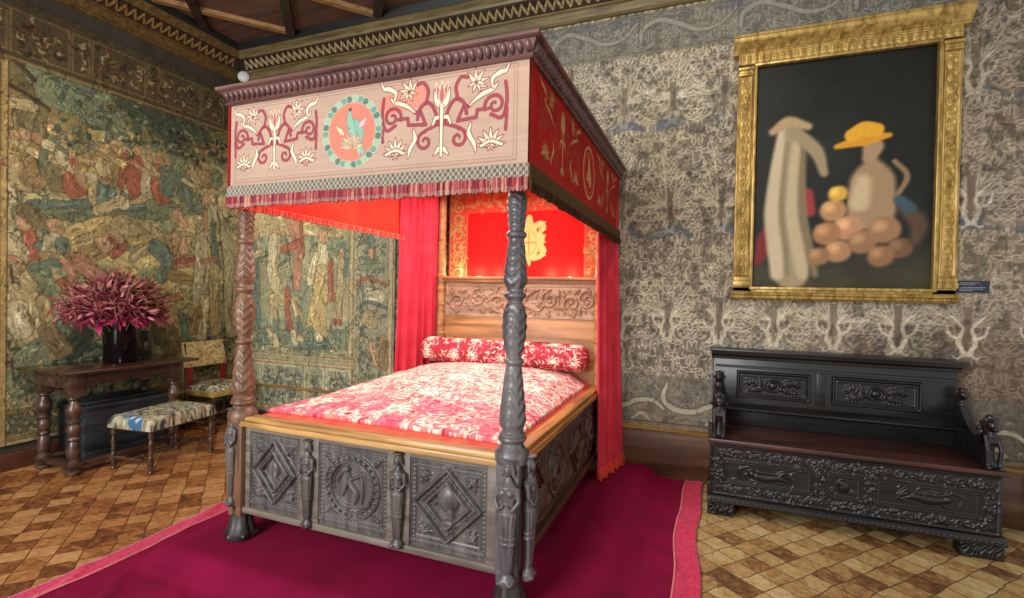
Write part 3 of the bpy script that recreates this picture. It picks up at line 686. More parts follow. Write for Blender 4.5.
def put(dx, dz):
    for (x, z, a, ln, bd, tn) in leafs:
        for sd in (1, -1):
            aa = a if sd > 0 else PI - a
            tones.leaf(sd * x + dx, z + dz, aa, ln, .012, (.2 + .7 * tn,) * 3, bend=bd * sd); vein.leaf(sd * x + dx, z + dz, aa, ln, .0145, (.0, .0, .0), bend=bd * sd, outline=(1, 1, 1), ow=.0065)
    for q in range(9):
        c_ = .42 + q * .06; vein.leaf(dx, c_ + dz, PI / 2, .07, .013, (0, 0, 0), outline=(1, 1, 1), ow=.006); tones.leaf(dx, c_ + dz, PI / 2, .07, .013, (.7 - .05 * q,) * 3)
        for sd in (1, -1): vein.leaf(dx, c_ + dz, PI / 2 - sd * 1.0, .07, .012, (0, 0, 0), outline=(1, 1, 1), ow=.006); vein.leaf(dx + sd * PW / 2, c_ - .3 + dz, PI / 2 + sd * 1.0, .07, .012, (0, 0, 0), outline=(1, 1, 1), ow=.006)
    for (x, z, a, ln, bd, tn) in leafs[:40:7]:
        for sd in (1, -1): tones.ell(sd * x + dx, z + dz, .022, .020, (.1, .1, 1.0)); vein.ell(sd * x + dx, z + dz, .022, .02, (.1, .1, .1), outline=(.8, .8, .8), ow=.006)
    for sd in (1, -1):
        for q in range(7):
            a = math.radians(82 - q * 13); l1 = .52 - .045 * q; bx_, bz = dx + sd * .03, dz + .26
            vein.stroke([(bx_, bz), (bx_ + sd * math.cos(a) * l1 * .5 - sd * .02, bz + math.sin(a) * l1 * .5), (bx_ + sd * math.cos(a) * l1 * .8, bz + math.sin(a) * l1)], [.007, .006, .003], (.85, .85, .85))
        trunk.stroke([(dx + sd * .012, dz + .06), (dx + sd * .05, dz + .15), (dx + sd * .03, dz + .25), (dx + sd * .10, dz + .34)], [.016, .014, .011, .006], (1, 1, 1))
        trunk.stroke([(dx + sd * .04, dz + .17), (dx + sd * .10, dz + .20), (dx + sd * .12, dz + .27)], [.011, .009, .005], (1, 1, 1))
        trunk.stroke([(dx + sd * .012, dz + .06), (dx + sd * .05, dz + .03), (dx + sd * .08, dz + .045)], [.010, .008, .004], (1, 1, 1))
    mound.stroke([(dx - .19, dz - .015), (dx - .11, dz + .025), (dx + .0, dz + .060), (dx + .10, dz + .045), (dx + .19, dz + .005)], [.010, .038, .050, .036, .010], (1, 1, 1))
tile_periodic(put)
cv = Cv(2.30, 8.15, .43, 4.2, .008, (.46, .42, .36))
warp = .010 * (fbm(cv.X, cv.Y, 6, 90, 2) - .5)
U = ((cv.X - 5.20 + PW / 2 + warp) % PW) - PW / 2; Wz = (cv.Y - 2.12 + warp) % PH
def samp(t):
    i = np.clip(((U - t.x0) / (t.x1 - t.x0) * (t.nx - 1)).round().astype(int), 0, t.nx - 1); j = np.clip(((Wz - t.y0) / (t.y1 - t.y0) * (t.ny - 1)).round().astype(int), 0, t.ny - 1); return t.C[j, i]
tn = samp(tones); vn = samp(vein)[..., :1]; tr = samp(trunk)[..., :1]; mo = samp(mound)[..., :1]
big = fbm(cv.X, cv.Y, 1.6, 40, 3)[..., None]; fine = fbm(cv.X, cv.Y, 14, 44, 3)[..., None]; X1 = cv.X[..., None]; Y1 = cv.Y[..., None]
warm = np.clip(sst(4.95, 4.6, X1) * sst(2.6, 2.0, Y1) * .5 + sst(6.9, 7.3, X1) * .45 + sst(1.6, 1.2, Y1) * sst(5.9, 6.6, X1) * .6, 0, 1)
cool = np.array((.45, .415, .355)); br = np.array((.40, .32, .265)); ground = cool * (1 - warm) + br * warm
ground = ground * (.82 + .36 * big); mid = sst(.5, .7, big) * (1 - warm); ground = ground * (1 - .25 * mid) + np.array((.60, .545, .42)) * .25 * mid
ground = ground * (.72 + .56 * tn[..., :1]); bl = (tn[..., 2:3] > .9) & (tn[..., 0:1] < .3)
ground = np.where(bl, ground * .6 + np.array((.34, .35, .37)) * .4, ground)
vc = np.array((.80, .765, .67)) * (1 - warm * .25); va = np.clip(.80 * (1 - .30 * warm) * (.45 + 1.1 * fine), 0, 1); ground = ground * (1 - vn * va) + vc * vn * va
ground = np.where(fine < .38, ground * .78, ground)
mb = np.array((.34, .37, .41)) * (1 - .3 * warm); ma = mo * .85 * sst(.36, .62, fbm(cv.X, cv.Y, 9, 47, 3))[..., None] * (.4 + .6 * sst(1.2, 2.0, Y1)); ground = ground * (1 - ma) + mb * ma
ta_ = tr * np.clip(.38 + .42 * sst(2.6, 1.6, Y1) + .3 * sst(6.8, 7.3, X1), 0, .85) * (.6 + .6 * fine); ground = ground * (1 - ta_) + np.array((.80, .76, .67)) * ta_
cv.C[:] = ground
def frieze(z0, z1, cx0, amp, per, gcol, rib, ra):
    cv.rect(2.3, 8.15, z0, z1, gcol, alpha=.5)
    for k in range(9):
        x = cx0 + k * per
        cv.stroke([(x - .02 * per, z0 + .3 * (z1 - z0)), (x + .0 * per, z0 + .62 * (z1 - z0)), (x + .16 * per, z0 + .82 * (z1 - z0)), (x + .38 * per, z0 + .62 * (z1 - z0)), (x + .58 * per, z0 + .40 * (z1 - z0)), (x + .78 * per, z0 + .46 * (z1 - z0)), (x + .93 * per, z0 + .8 * (z1 - z0))], [.012, .022, .022, .02, .018, .013, .01], rib, alpha=ra, outline=(.30, .29, .27), ow=.008)
        for q in range(26):
            cv.leaf(x + rs.rand() * per, z0 + .03 + rs.rand() * (z1 - z0 - .06), rs.rand() * 6.3, .05, .008, [(.55, .55, .50), (.30, .31, .33), (.42, .41, .38)][rs.randint(3)], bend=.3, alpha=.6)
        cv.rect(x - .075 * per, x - .065 * per, z0, z1, (.62, .60, .52), alpha=.5)
    for z in (z0, z1): cv.rect(2.3, 8.15, z - .006, z + .006, (.60, .56, .46), outline=(.26, .24, .22), ow=.006, alpha=.7)
frieze(3.78, 4.12, 4.93 - .82, .1, .82, (.37, .37, .355), (.64, .63, .57), .7)
# lower border with the pale undulating ribbon
cv.rect(2.3, 8.15, .44, .90, (.36, .345, .31), alpha=.55)
for k in range(8):
    x = 4.62 + (k - 3) * .62
    cv.stroke([(x - .03, .83), (x - .06, .70), (x + .03, .61), (x + .2, .60), (x + .33, .66), (x + .47, .67), (x + .57, .60)], [.012, .02, .024, .022, .02, .018, .01], (.74, .72, .62), alpha=.85, outline=(.28, .26, .24), ow=.008)
    cv.stroke([(x + .30, .50), (x + .38, .55), (x + .44, .50)], [.01, .014, .01], (.74, .72, .62), alpha=.8)
    for q in range(26): cv.leaf(x + rs.rand() * .6, .48 + rs.rand() * .38, rs.rand() * 6.3, .05, .009, [(.60, .57, .46), (.30, .31, .33), (.45, .42, .36)][rs.randint(3)], bend=.3, alpha=.7)
cv.rect(2.3, 8.15, .44, .47, (.50, .45, .36)); cv.rect(2.3, 8.15, .475, .482, (.25, .23, .2))
for x in (4.93, 5.62, 6.31, 7.0, 7.69): cv.rect(x - .003, x + .003, .45, 4.15, (.33, .30, .27), alpha=.45)
cv.C *= (.90 + .2 * fbm(cv.X, cv.Y, 55, 71, 2))[..., None]
cv.H = .004 * vn[..., 0] + .004 * tr[..., 0]
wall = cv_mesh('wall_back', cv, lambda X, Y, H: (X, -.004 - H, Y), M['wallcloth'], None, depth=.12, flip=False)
struct(wall)
plaster = wood('dark_wall_plaster', (.20, .18, .15), (.27, .24, .20), .9, 3, 2, .1)
struct(G().box(-.14, 2.30, .0, .13, 0, 4.75, 0).build('wall_back', plaster))
struct(G().box(2.30, 8.15, .01, .13, 4.2, 4.75, 0).build('wall_back', plaster))
struct(G().box(2.30, 8.15, .01, .13, 0, .43, 0).build('wall_back', plaster))
struct(G().box(-.14, 0, -4.4, 0, 0, 4.75, 0).build('wall_left', plaster))

# --- skirting boards
g = G().box(0.03, 8.12, -.03, .01, 0, .405, .004); struct(g.build('baseboard_back', M['skirt']))
g = G(); pr = [(-.004, .40), (-.05, .405), (-.055, .418), (-.045, .43), (-.03, .437), (-.004, .437)]
g.extrude(pr, 0.03, 8.12, 'x'); struct(g.build('trim_1', M['skirt_cap']))
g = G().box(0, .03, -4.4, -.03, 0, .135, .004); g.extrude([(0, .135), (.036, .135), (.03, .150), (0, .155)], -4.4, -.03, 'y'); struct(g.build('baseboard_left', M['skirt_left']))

# --- floor of worn terracotta tiles laid on the diagonal
m, nt, b = nodes('worn_terracotta_tiles'); L = nt.links.new
tc = N(nt, 'ShaderNodeTexCoord'); wn = N(nt, 'ShaderNodeTexNoise'); wn.inputs['Scale'].default_value = 7; wn.inputs['Detail'].default_value = 3
L(tc.outputs['Object'], wn.inputs['Vector'])
wm = N(nt, 'ShaderNodeVectorMath', operation='MULTIPLY_ADD'); wm.inputs[1].default_value = (.04, .04, 0); L(wn.outputs[1], wm.inputs[0]); L(tc.outputs['Object'], wm.inputs[2])
mp = N(nt, 'ShaderNodeMapping'); mp.inputs['Rotation'].default_value = (0, 0, math.radians(41)); L(wm.outputs[0], mp.inputs[0])
bk = N(nt, 'ShaderNodeTexBrick'); bk.offset = 0; bk.squash = 1; bk.inputs['Scale'].default_value = 1; bk.inputs['Brick Width'].default_value = .14; bk.inputs['Row Height'].default_value = .14; bk.inputs['Mortar Size'].default_value = .0045; bk.inputs['Mortar Smooth'].default_value = .6; bk.inputs['Bias'].default_value = 0
bk.inputs['Color1'].default_value = (0, 0, 0, 1); bk.inputs['Color2'].default_value = (1, 1, 1, 1); bk.inputs['Mortar'].default_value = (0, 0, 0, 1); L(mp.outputs[0], bk.inputs['Vector'])
# triangles: half of some tiles laid in another colour
vo = N(nt, 'ShaderNodeTexBrick'); vo.offset = .5; vo.inputs['Scale'].default_value = 1; vo.inputs['Brick Width'].default_value = .19; vo.inputs['Row Height'].default_value = .19; vo.inputs['Mortar Size'].default_value = .003; vo.inputs['Color1'].default_value = (0, 0, 0, 1); vo.inputs['Color2'].default_value = (1, 1, 1, 1)
mp2 = N(nt, 'ShaderNodeMapping'); mp2.inputs['Rotation'].default_value = (0, 0, math.radians(-4)); L(wm.outputs[0], mp2.inputs[0]); L(mp2.outputs[0], vo.inputs['Vector'])
rp = N(nt, 'ShaderNodeValToRGB'); cr = rp.color_ramp; cr.interpolation = 'LINEAR'
cr.elements[0].position = 0; cr.elements[0].color = L4((.36, .26, .18)); cr.elements[1].position = 1; cr.elements[1].color = L4((.80, .72, .54))
for p, c in ((.2, (.50, .36, .23)), (.42, (.64, .50, .32)), (.65, (.72, .61, .41))): e = cr.elements.new(p); e.color = L4(c)
ad = N(nt, 'ShaderNodeMix', data_type='FLOAT'); ad.inputs[0].default_value = .30; L(bk.outputs['Color'], ad.inputs[2]); L(vo.outputs['Color'], ad.inputs[3])
n3 = N(nt, 'ShaderNodeTexNoise'); n3.inputs['Scale'].default_value = 22; n3.inputs['Detail'].default_value = 6; n3.inputs['Roughness'].default_value = .7; L(tc.outputs['Object'], n3.inputs['Vector'])
a2 = N(nt, 'ShaderNodeMath', operation='MULTIPLY_ADD'); a2.inputs[1].default_value = 1.5; L(n3.outputs[0], a2.inputs[0]); s2 = N(nt, 'ShaderNodeMath', operation='SUBTRACT'); s2.inputs[1].default_value = .75; L(ad.outputs[0], a2.inputs[2]); L(a2.outputs[0], s2.inputs[0]); L(s2.outputs[0], rp.inputs[0])
mo_ = N(nt, 'ShaderNodeMix', data_type='RGBA'); mo_.inputs[7].default_value = L4((.38, .29, .21)); L(bk.outputs['Fac'], mo_.inputs[0]); L(rp.outputs[0], mo_.inputs[6])
n4 = N(nt, 'ShaderNodeTexNoise'); n4.inputs['Scale'].default_value = 1.1; n4.inputs['Detail'].default_value = 3; L(tc.outputs['Object'], n4.inputs['Vector'])
sx = N(nt, 'ShaderNodeSeparateXYZ'); L(tc.outputs['Object'], sx.inputs[0]); mr = N(nt, 'ShaderNodeMapRange'); mr.inputs[1].default_value = 3.4; mr.inputs[2].default_value = 4.8; L(sx.outputs[0], mr.inputs[0])
tint = N(nt, 'ShaderNodeMix', data_type='RGBA', blend_type='MULTIPLY'); tint.inputs[0].default_value = 1; L(mo_.outputs[2], tint.inputs[6])
tr_ = N(nt, 'ShaderNodeMix', data_type='RGBA'); tr_.inputs[6].default_value = (1.0, .68, .54, 1); tr_.inputs[7].default_value = (1, .98, .92, 1); L(mr.outputs[0], tr_.inputs[0]); L(tr_.outputs[2], tint.inputs[7])
L(tint.outputs[2], b.inputs['Base Color']); b.inputs['Roughness'].default_value = .38; b.inputs['Specular IOR Level'].default_value = .45
bp = N(nt, 'ShaderNodeBump'); bp.inputs['Strength'].default_value = .5; bp.inputs['Distance'].default_value = .004; sb = N(nt, 'ShaderNodeMath', operation='SUBTRACT'); L(n3.outputs[0], sb.inputs[0]); L(bk.outputs['Fac'], sb.inputs[1]); L(sb.outputs[0], bp.inputs['Height']); L(bp.outputs[0], b.inputs['Normal'])
M['floor'] = m
struct(G().box(-.14, 8.15, -4.4, .13, -.1, 0, 0).build('floor', M['floor']))

# --- ceiling with pale diagonal ribs
struct(G().box(-.14, 8.15, -4.4, .13, 4.50, 4.75, 0).build('ceiling', M['ceil']))
def beam(p, q, wd, z0, z1, mat, name):
    p = Vector((*p, 0)); q = Vector((*q, 0)); d = (q - p).normalized(); s = Vector((-d.y, d.x, 0)) * wd
    g = G(); pl = [p - s, q - s, q + s, p + s]; V = [(v.x, v.y, z0) for v in pl] + [(v.x, v.y, z1) for v in pl]
    g.add(V, [(3, 2, 1, 0), (4, 5, 6, 7), (0, 1, 5, 4), (1, 2, 6, 5), (2, 3, 7, 6), (3, 0, 4, 7)]); return struct(g.build(name, mat))
c50, s50 = math.cos(math.radians(49.4)), math.sin(math.radians(49.4))
def clip_line(px, py, dx, dy, x0, x1, y0, y1):
    t0, t1 = -20, 20
    for p, d, a, bb in ((px, dx, x0, x1), (py, dy, y0, y1)):
        ta, tb = (a - p) / d, (bb - p) / d; t0 = max(t0, min(ta, tb)); t1 = min(t1, max(ta, tb))
    return ((px + dx * t0, py + dy * t0), (px + dx * t1, py + dy * t1)) if t1 - t0 > .15 else None
k = 2
for i in range(-4, 9):
    L_ = clip_line(1.078 + i * 1.12, -.329, c50, s50, .27, 8.1, -4.3, -.27)
    if L_: beam(L_[0], L_[1], .035, 4.455, 4.50, M['ceil_beam'], 'trim_%d' % k); k += 1
    L_ = clip_line(1.144 + i * 1.17, -.351, -c50, s50, .27, 8.1, -4.3, -.27)
    if L_: beam(L_[0], L_[1], .045, 4.445, 4.499, M['ceil_dark'], 'trim_%d' % k); k += 1

# --- cornice round the top of the walls
def cornice(name, pr, axis, a0, a1, mat):
    g = G()
    poly = [(-p, z) for p, z in pr] if axis == 'x' else [(p, z) for p, z in pr]
    g.extrude(poly, a0, a1, axis); struct(g.build(name, mat, sharp=30))
low = [(0, 4.15), (.035, 4.155), (.045, 4.165), (.036, 4.18), (.045, 4.245), (.068, 4.255), (.068, 4.27), (0, 4.27)]
mid_ = [(0, 4.27), (.075, 4.272), (.155, 4.35), (.165, 4.355), (.165, 4.365), (0, 4.365)]
top_ = [(0, 4.365), (.18, 4.367), (.19, 4.39), (.235, 4.42), (.245, 4.43), (0, 4.43)]
blk = [(0, 4.43), (.25, 4.431), (.262, 4.46), (.28, 4.498), (0, 4.498)]
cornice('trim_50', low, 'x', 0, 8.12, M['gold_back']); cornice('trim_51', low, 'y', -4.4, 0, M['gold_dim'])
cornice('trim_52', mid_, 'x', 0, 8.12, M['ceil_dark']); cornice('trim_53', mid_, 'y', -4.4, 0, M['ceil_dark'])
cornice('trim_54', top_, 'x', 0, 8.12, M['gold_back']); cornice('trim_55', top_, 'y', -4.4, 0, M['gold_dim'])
cornice('trim_56', blk, 'x', 0, 8.12, M['ceil_black']); cornice('trim_57', blk, 'y', -4.4, 0, M['ceil_black'])
g = G(); g2 = G()   # running carved leaf-and-dart on the sloping member
for i in range(int(7.7 / .085)):
    x = .20 + i * .085; g.tube([(x, -.086, 4.278), (x + .022, -.120, 4.312), (x + .0425, -.152, 4.345), (x + .06, -.120, 4.312), (x + .085, -.086, 4.278)], [.010, .016, .018, .016, .010], 6)
for i in range(int(4.0 / .085)):
    y = -.20 - i * .085; g2.tube([(.086, y, 4.278), (.120, y - .022, 4.312), (.152, y - .0425, 4.345), (.120, y - .06, 4.312), (.086, y - .085, 4.278)], [.010, .016, .018, .016, .010], 6)
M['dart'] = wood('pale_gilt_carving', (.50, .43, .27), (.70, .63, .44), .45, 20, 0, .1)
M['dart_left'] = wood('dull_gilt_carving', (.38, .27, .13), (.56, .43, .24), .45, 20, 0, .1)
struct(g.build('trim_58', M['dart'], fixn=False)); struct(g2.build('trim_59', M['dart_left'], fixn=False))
g = G()
for i in range(int(7.7 / .03)): g.ball((.2 + i * .03, -.060, 4.262), .0085, n=6)
struct(g.build('trim_60', M['dart'], fixn=False))

# --- door at the right end of the back wall
door = struct(G().box(7.69, 8.14, -.10, -.04, .0, 1.02, .004).build('door_1', M['skirt_left']))
struct(G().box(7.655, 7.69, -.075, -.03, .0, .66, .006).build('trim_61', wood('pale_jamb', (.50, .49, .46), (.68, .66, .62), .5, 4)))
# ============================================================ THE BED
bed = empty('four_poster_bed', (3.82, -1.4, .10), 'carved dark oak four-poster bed with embroidered canopy standing on the magenta carpet', 'bed')

def bead_line(cv, x0, z0, x1, z1, sp=.022, r=.006, h=.006):
    n = max(1, int(math.hypot(x1 - x0, z1 - z0) / sp))
    for i in range(n + 1):
        t = i / n; cv.ell(x0 + (x1 - x0) * t, z0 + (z1 - z0) * t, r, r, h=h)
def frame_beads(cv, x0, x1, z0, z1):
    cv.rect(x0, x1, z0, z1, h=.008, line=.005)
    a = .028; cv.rect(x0 + a, x1 - a, z0 + a, z1 - a, h=.006, line=.003)
    b = .014
    for p in ((x0 + b, z0 + b, x1 - b, z0 + b), (x0 + b, z1 - b, x1 - b, z1 - b), (x0 + b, z0 + b, x0 + b, z1 - b), (x1 - b, z0 + b, x1 - b, z1 - b)): bead_line(cv, *p)
def diamond_panel(cv, x0, x1, z0, z1, kind):
    frame_beads(cv, x0, x1, z0, z1); cx, cz = (x0 + x1) / 2, (z0 + z1) / 2; a = (x1 - x0) / 2 - .026; c = (z1 - z0) / 2 - .026
    for s, wd, h in ((1, .011, .018), (.80, .004, .010), (.64, .011, .018)):
        P = [(cx, cz + c * s), (cx + a * s, cz), (cx, cz - c * s), (cx - a * s, cz)]
        for i in range(4): cv.stroke([P[i], P[(i + 1) % 4]], wd, h=h, smooth=False)
    s = .81
    P = [(cx, cz + c * s), (cx + a * s, cz), (cx, cz - c * s), (cx - a * s, cz)]
    for i in range(4): bead_line(cv, *P[i], *P[(i + 1) % 4], sp=.030, r=.009, h=.011)
    for sx in (-1, 1):
        for sz in (-1, 1):
            x, z = cx + sx * a * .78, cz + sz * c * .78
            cv.acanthus(x + sx * .02, z + sz * .02, math.atan2(-sz, -sx), .085, n=3, h=.012)
            cv.acanthus(x + sx * .01, z + sz * .01, math.atan2(-sz * .1, -sx), .07, n=2, h=.010); cv.acanthus(x + sx * .01, z + sz * .01, math.atan2(-sz, -sx * .1), .07, n=2, h=.010)
    if kind == 'leaf':
        cv.leaf(cx - .01, cz + .07, -1.4, .12, .020, h=.016, bend=.2); cv.ell(cx, cz, .03, .045, h=.012); cv.leaf(cx + .01, cz + .01, -1.0, .08, .016, h=.018, bend=-.2)
    else:   # urn-like profile
        cv.ell(cx + .005, cz + .035, .062, .070, h=.024); cv.stroke([(cx + .02, cz - .02), (cx + .03, cz - .06)], [.025, .018], h=.018)
        cv.stroke([(cx - .05, cz + .02), (cx - .075, cz - .005)], [.012, .006], h=.014); cv.ell(cx + .02, cz - .085, .055, .022, h=.016)
def medallion_panel(cv, x0, x1, z0, z1):
    frame_beads(cv, x0, x1, z0, z1); cx, cz = (x0 + x1) / 2, (z0 + z1) / 2; a = (x1 - x0) / 2 - .045; c = (z1 - z0) / 2 - .035
    cv.ell(cx, cz, a, c, ring=.006, h=.010); cv.ell(cx, cz, a * .80, c * .80, ring=.006, h=.014); cv.ell(cx, cz, a * .72, c * .72, ring=.003, h=.008)
    for k in range(26):
        t = 2 * PI * k / 26; cv.leaf(cx + a * .86 * math.cos(t), cz + c * .86 * math.sin(t), t + .9, .035, .011, h=.013)
    for sx in (-1, 1):
        for sz in (-1, 1): cv.acanthus(cx + sx * (a + .01), cz + sz * (c + .0), math.atan2(-sz, -sx), .075, n=3, h=.011)
    cv.stroke([(cx - .02, cz + .07), (cx - .01, cz + .02), (cx + .03, cz - .03), (cx + .02, cz - .09)], [.013, .022, .018, .008], h=.018); cv.ell(cx - .03, cz + .095, .018, .022, h=.02)
    cv.stroke([(cx - .06, cz - .05), (cx - .02, cz + .03), (cx + .06, cz + .07)], [.008, .014, .006], h=.014); cv.stroke([(cx + .06, cz - .1), (cx + .07, cz), (cx + .05, cz + .09)], [.006, .010, .006], h=.010)
    cv.stroke([(cx - .09, cz - .08), (cx - .02, cz - .11), (cx + .09, cz - .09)], [.006, .012, .006], h=.010); cv.stroke([(cx - .1, cz + .02), (cx - .06, cz + .08)], .006, h=.010)

cv = Cv(2.985, 4.63, .29, .785, .0033)
cv.H += .0016 * (fbm(cv.X, cv.Y, 18, 7, 3) - .5)
diamond_panel(cv, 3.03, 3.40, .33, .745, 'leaf'); medallion_panel(cv, 3.545, 3.985, .33, .745); diamond_panel(cv, 4.135, 4.555, .33, .745, 'urn')
cv_mesh('carved_footboard', cv, lambda X, Y, H: (X, -2.422 - 1.5 * H, Y), M['oak_grey'], bed, depth=.045, color=False)
for xa, xb in ((2.99, 3.026), (3.405, 3.54), (3.99, 4.13), (4.56, 4.625)): G().box(xa, xb, -2.437, -2.38, .30, .785, .004).build('stile', M['oak_grey_x'], bed)
G().box(3.0, 4.62, -2.436, -2.40, .752, .783, .004).build('upper_rail', M['oak_grey_x'], bed)
G().box(2.965, 4.65, -2.445, -2.38, .262, .30, .006).build('lower_rail', M['oak_grey_x'], bed)
g = G().box(2.965, 4.655, -2.465, -2.355, .782, .812, .006); g.box(2.975, 4.65, -2.45, -2.36, .812, .835, .008); g.build('footboard_top_rail', M['oak_gold'], bed)

cv = Cv(-2.33, -.36, .285, .76, .0045)
ys = [-2.29, -1.90, -1.84, -1.46, -1.40, -1.02, -.96, -.58]
diamond_panel(cv, -2.28, -1.90, .32, .73, 'leaf'); medallion_panel(cv, -1.84, -1.40, .32, .73); diamond_panel(cv, -1.34, -.94, .32, .73, 'urn'); medallion_panel(cv, -.88, -.46, .32, .73)
cv_mesh('carved_side_board', cv, lambda X, Y, H: (4.670 + 1.5 * H, X, Y), M['oak_side'], bed, depth=.04, color=False)
cvl = Cv(-2.33, -.36, .285, .76, .03); cv_mesh('side_board', cvl, lambda X, Y, H: (2.945 + H, X, Y), M['oak_side'], bed, depth=.04, color=False, flip=False)
g = G().box(4.61, 4.715, -2.37, -.34, .765, .80, .006); g.box(4.63, 4.70, -2.36, -.35, .80, .828, .006); g.build('side_top_rail', M['oak_gold_y'], bed)
G().box(2.905, 2.985, -2.37, -.34, .765, .80, .006).build('side_top_rail', M['oak_brown'], bed)
G().box(4.64, 4.70, -2.34, -.35, .24, .285, .006).build('lower_rail', M['oak_side'], bed)

# --- figures carved in the round (herm shapes on the posts and stiles)
def herm(z0, z1, w=.045, arms=True, base='fluted'):
    """fused figure, front faces -y, z0..z1, centred on x=0,y=0"""
    h = z1 - z0; g = G()
    g.lathe([(w * .75, 0), (w * .8, h * .05), (w * .45, h * .09), (w * .42, h * .2), (w * .60, h * .42), (w * .78, h * .60), (w * .62, h * .66), (w * .80, h * .745), (w * .88, h * .79), (w * .35, h * .835), (w * .30, h * .86)], n=14, z0=z0, sy=.72)
    for k in range(6):
        a = PI + PI * (k + .5) / 6; g.tube([(math.cos(a) * w * .45, math.sin(a) * w * .33, z0 + h * .12), (math.cos(a) * w * .78, math.sin(a) * w * .58, z0 + h * .58)], [.004, .0075], 6)
    for z in (.34, .38) if base == 'fluted' else (.10,): g.lathe([(w * .7, -.006), (w * .82, 0), (w * .7, .006)], n=14, z0=z0 + h * z, sy=.75)
    g.ball((0, -.002, z0 + h * .92), w * .46, .85, .95, 1.18, 12); g.ball((0, w * .14, z0 + h * .945), w * .50, 1, .9, 1.05, 12)
    g.ball((0, -w * .46, z0 + h * .915), w * .09, .8, 1, 1.5, 8)
    g.ball((0, -w * .36, z0 + h * .885), w * .13, 1.2, .7, .6, 8)
    for s in (-1, 1):
        g.ball((s * w * .36, -w * .42, z0 + h * .745), w * .27, n=10); g.tube([(s * w * .40, w * .05, z0 + h * .93), (s * w * .52, 0, z0 + h * .86)], [w * .18, w * .12], 7)
        if arms: g.tube([(s * w * .86, -.0, z0 + h * .79), (s * w * 1.02, -w * .2, z0 + h * .68), (s * w * .55, -w * .62, z0 + h * .62), (s * w * .1, -w * .72, z0 + h * .66)], [w * .24, w * .20, w * .16, w * .13], 8)
        g.ball((s * w * .45, -w * .35, z0 + h * .03), w * .32, 1, 1.2, .7, 8)
    g.lathe([(w * .55, h * .985), (w * .70, h * .992), (w * .55, h)], n=12, z0=z0)
    return g
def place_herm(g, x, y, rz, name, mat, parent):
    g.xf(Matrix.Translation((x, y, 0)) @ Matrix.Rotation(rz, 4, 'Z')); return g.build(name, mat, parent, voxel=.0045, fixn=False)
place_herm(herm(.275, .765, .042), 3.478, -2.455, 0, 'carved_figure', M['oak_grey'], bed)
place_herm(herm(.285, .775, .046), 4.070, -2.455, 0, 'carved_figure', M['oak_grey'], bed)
place_herm(herm(.30, .885, .044), 2.905, -2.46, -.2, 'carved_figure', M['oak_grey'], bed)
place_herm(herm(.255, .835, .056), 4.690, -2.492, 0, 'carved_figure', M['oak_post'], bed)
place_herm(herm(.255, .840, .050), 4.765, -2.395, PI / 2, 'carved_figure', M['oak_post'], bed)

# --- posts
PROF = [(.92, .060), (.935, .064), (.945, .050), (.96, .052), (.985, .061), (1.03, .060), (1.10, .053), (1.18, .044), (1.245, .037), (1.26, .035), (1.268, .046), (1.278, .049), (1.288, .046), (1.294, .036), (1.305, .036), (1.33, .042), (1.38, .050), (1.44, .056), (1.50, .053), (1.545, .042), (1.56, .034), (1.572, .040), (1.584, .052), (1.596, .052), (1.608, .040), (1.62, .038), (1.645, .050), (1.67, .055), (1.72, .051), (1.78, .043), (1.84, .037), (1.858, .036), (1.866, .047), (1.876, .050), (1.886, .047), (1.894, .037), (1.93, .038), (1.99, .043), (2.04, .045), (2.075, .040)]
def post_mesh(name, cx, cy, mat, parent, prof=PROF, carve=1.0, zt=None, nt=48):
    zz = np.linspace(prof[0][0], prof[-1][0], 420); rr = np.interp(zz, [p[0] for p in prof], [p[1] for p in prof]); th = np.linspace(0, 2 * PI, nt, endpoint=False)
    T, Z = np.meshgrid(th, zz); R = rr[:, None] * np.ones_like(T)
    # overlapping leaves: chevrons climbing each swelling
    segs = [(.955, 1.255, 1), (1.30, 1.55, 1), (1.615, 1.855, -1), (1.90, 2.07, 1)]
    for a, b, d in segs:
        u = np.clip((Z - a) / (b - a), 0, 1); env = np.clip(np.minimum(u, 1 - u) * 9, 0, 1)
        k = 4; ph = np.abs(((T * k / (2 * PI)) % 1) - .5) * 2
        che = np.abs((((u * 5) - d * ph * .9) % 1) - .35); R = R + carve * .0065 * env * (sst(.32, .0, che) - .35) + carve * .004 * env * sst(.16, 0, ph)
    R = R + .0012 * (vnoise(T * 9, Z * 90, 5) - .5)
    V = np.stack([cx + R * np.cos(T), cy + R * np.sin(T), Z], -1).reshape(-1, 3)
    return np_mesh(name, V, grid_quads(len(zz), nt, False, wrap=True), mat, parent)
def post_base(cx, cy, mat, parent, big=1.0):
    g = G(); w = .058 * big; g.box(cx - w, cx + w, cy - w, cy + w, .30, .845, .008)
    P = [(.0, .845, .062 * big), (0, .87, .066 * big)]
    g.lathe([(.078 * big, .80), (.084 * big, .83), (.080 * big, .855), (.060, .875), (.052, .893), (.066, .905), (.070, .914), (.066, .923), (.05, .93)], cx, cy, 16)
    g.box(cx - w * .9, cx + w * .9, cy - w * .9, cy + w * .9, .24, .31, .006)
    return g.build('post_block', mat, parent)
for cx, cy, mat, mb in ((2.928, -2.405, M['oak_brown'], M['oak_brown']), (4.675, -2.41, M['oak_post'], M['oak_post'])):
    p = post_mesh('bed_post', cx, cy, mat, bed)
    post_base(cx, cy, mb, p, 1.0)
    g = G().lathe([(.070, .098), (.078, .11), (.076, .14), (.062, .18), (.052, .22), (.050, .26), (.055, .31)], cx, cy, 40, hf=lambda a, z: .012 * abs(math.sin(a * 3)) ** .6 * (1 if z < .24 else .2))
    for q in range(6): a = q * PI / 3 + PI / 6; g.ball((cx + .078 * math.cos(a), cy + .078 * math.sin(a), .122), .020, 1, 1, 1.1, 10)
    g.build('foot', M['oak_shaded'], p)
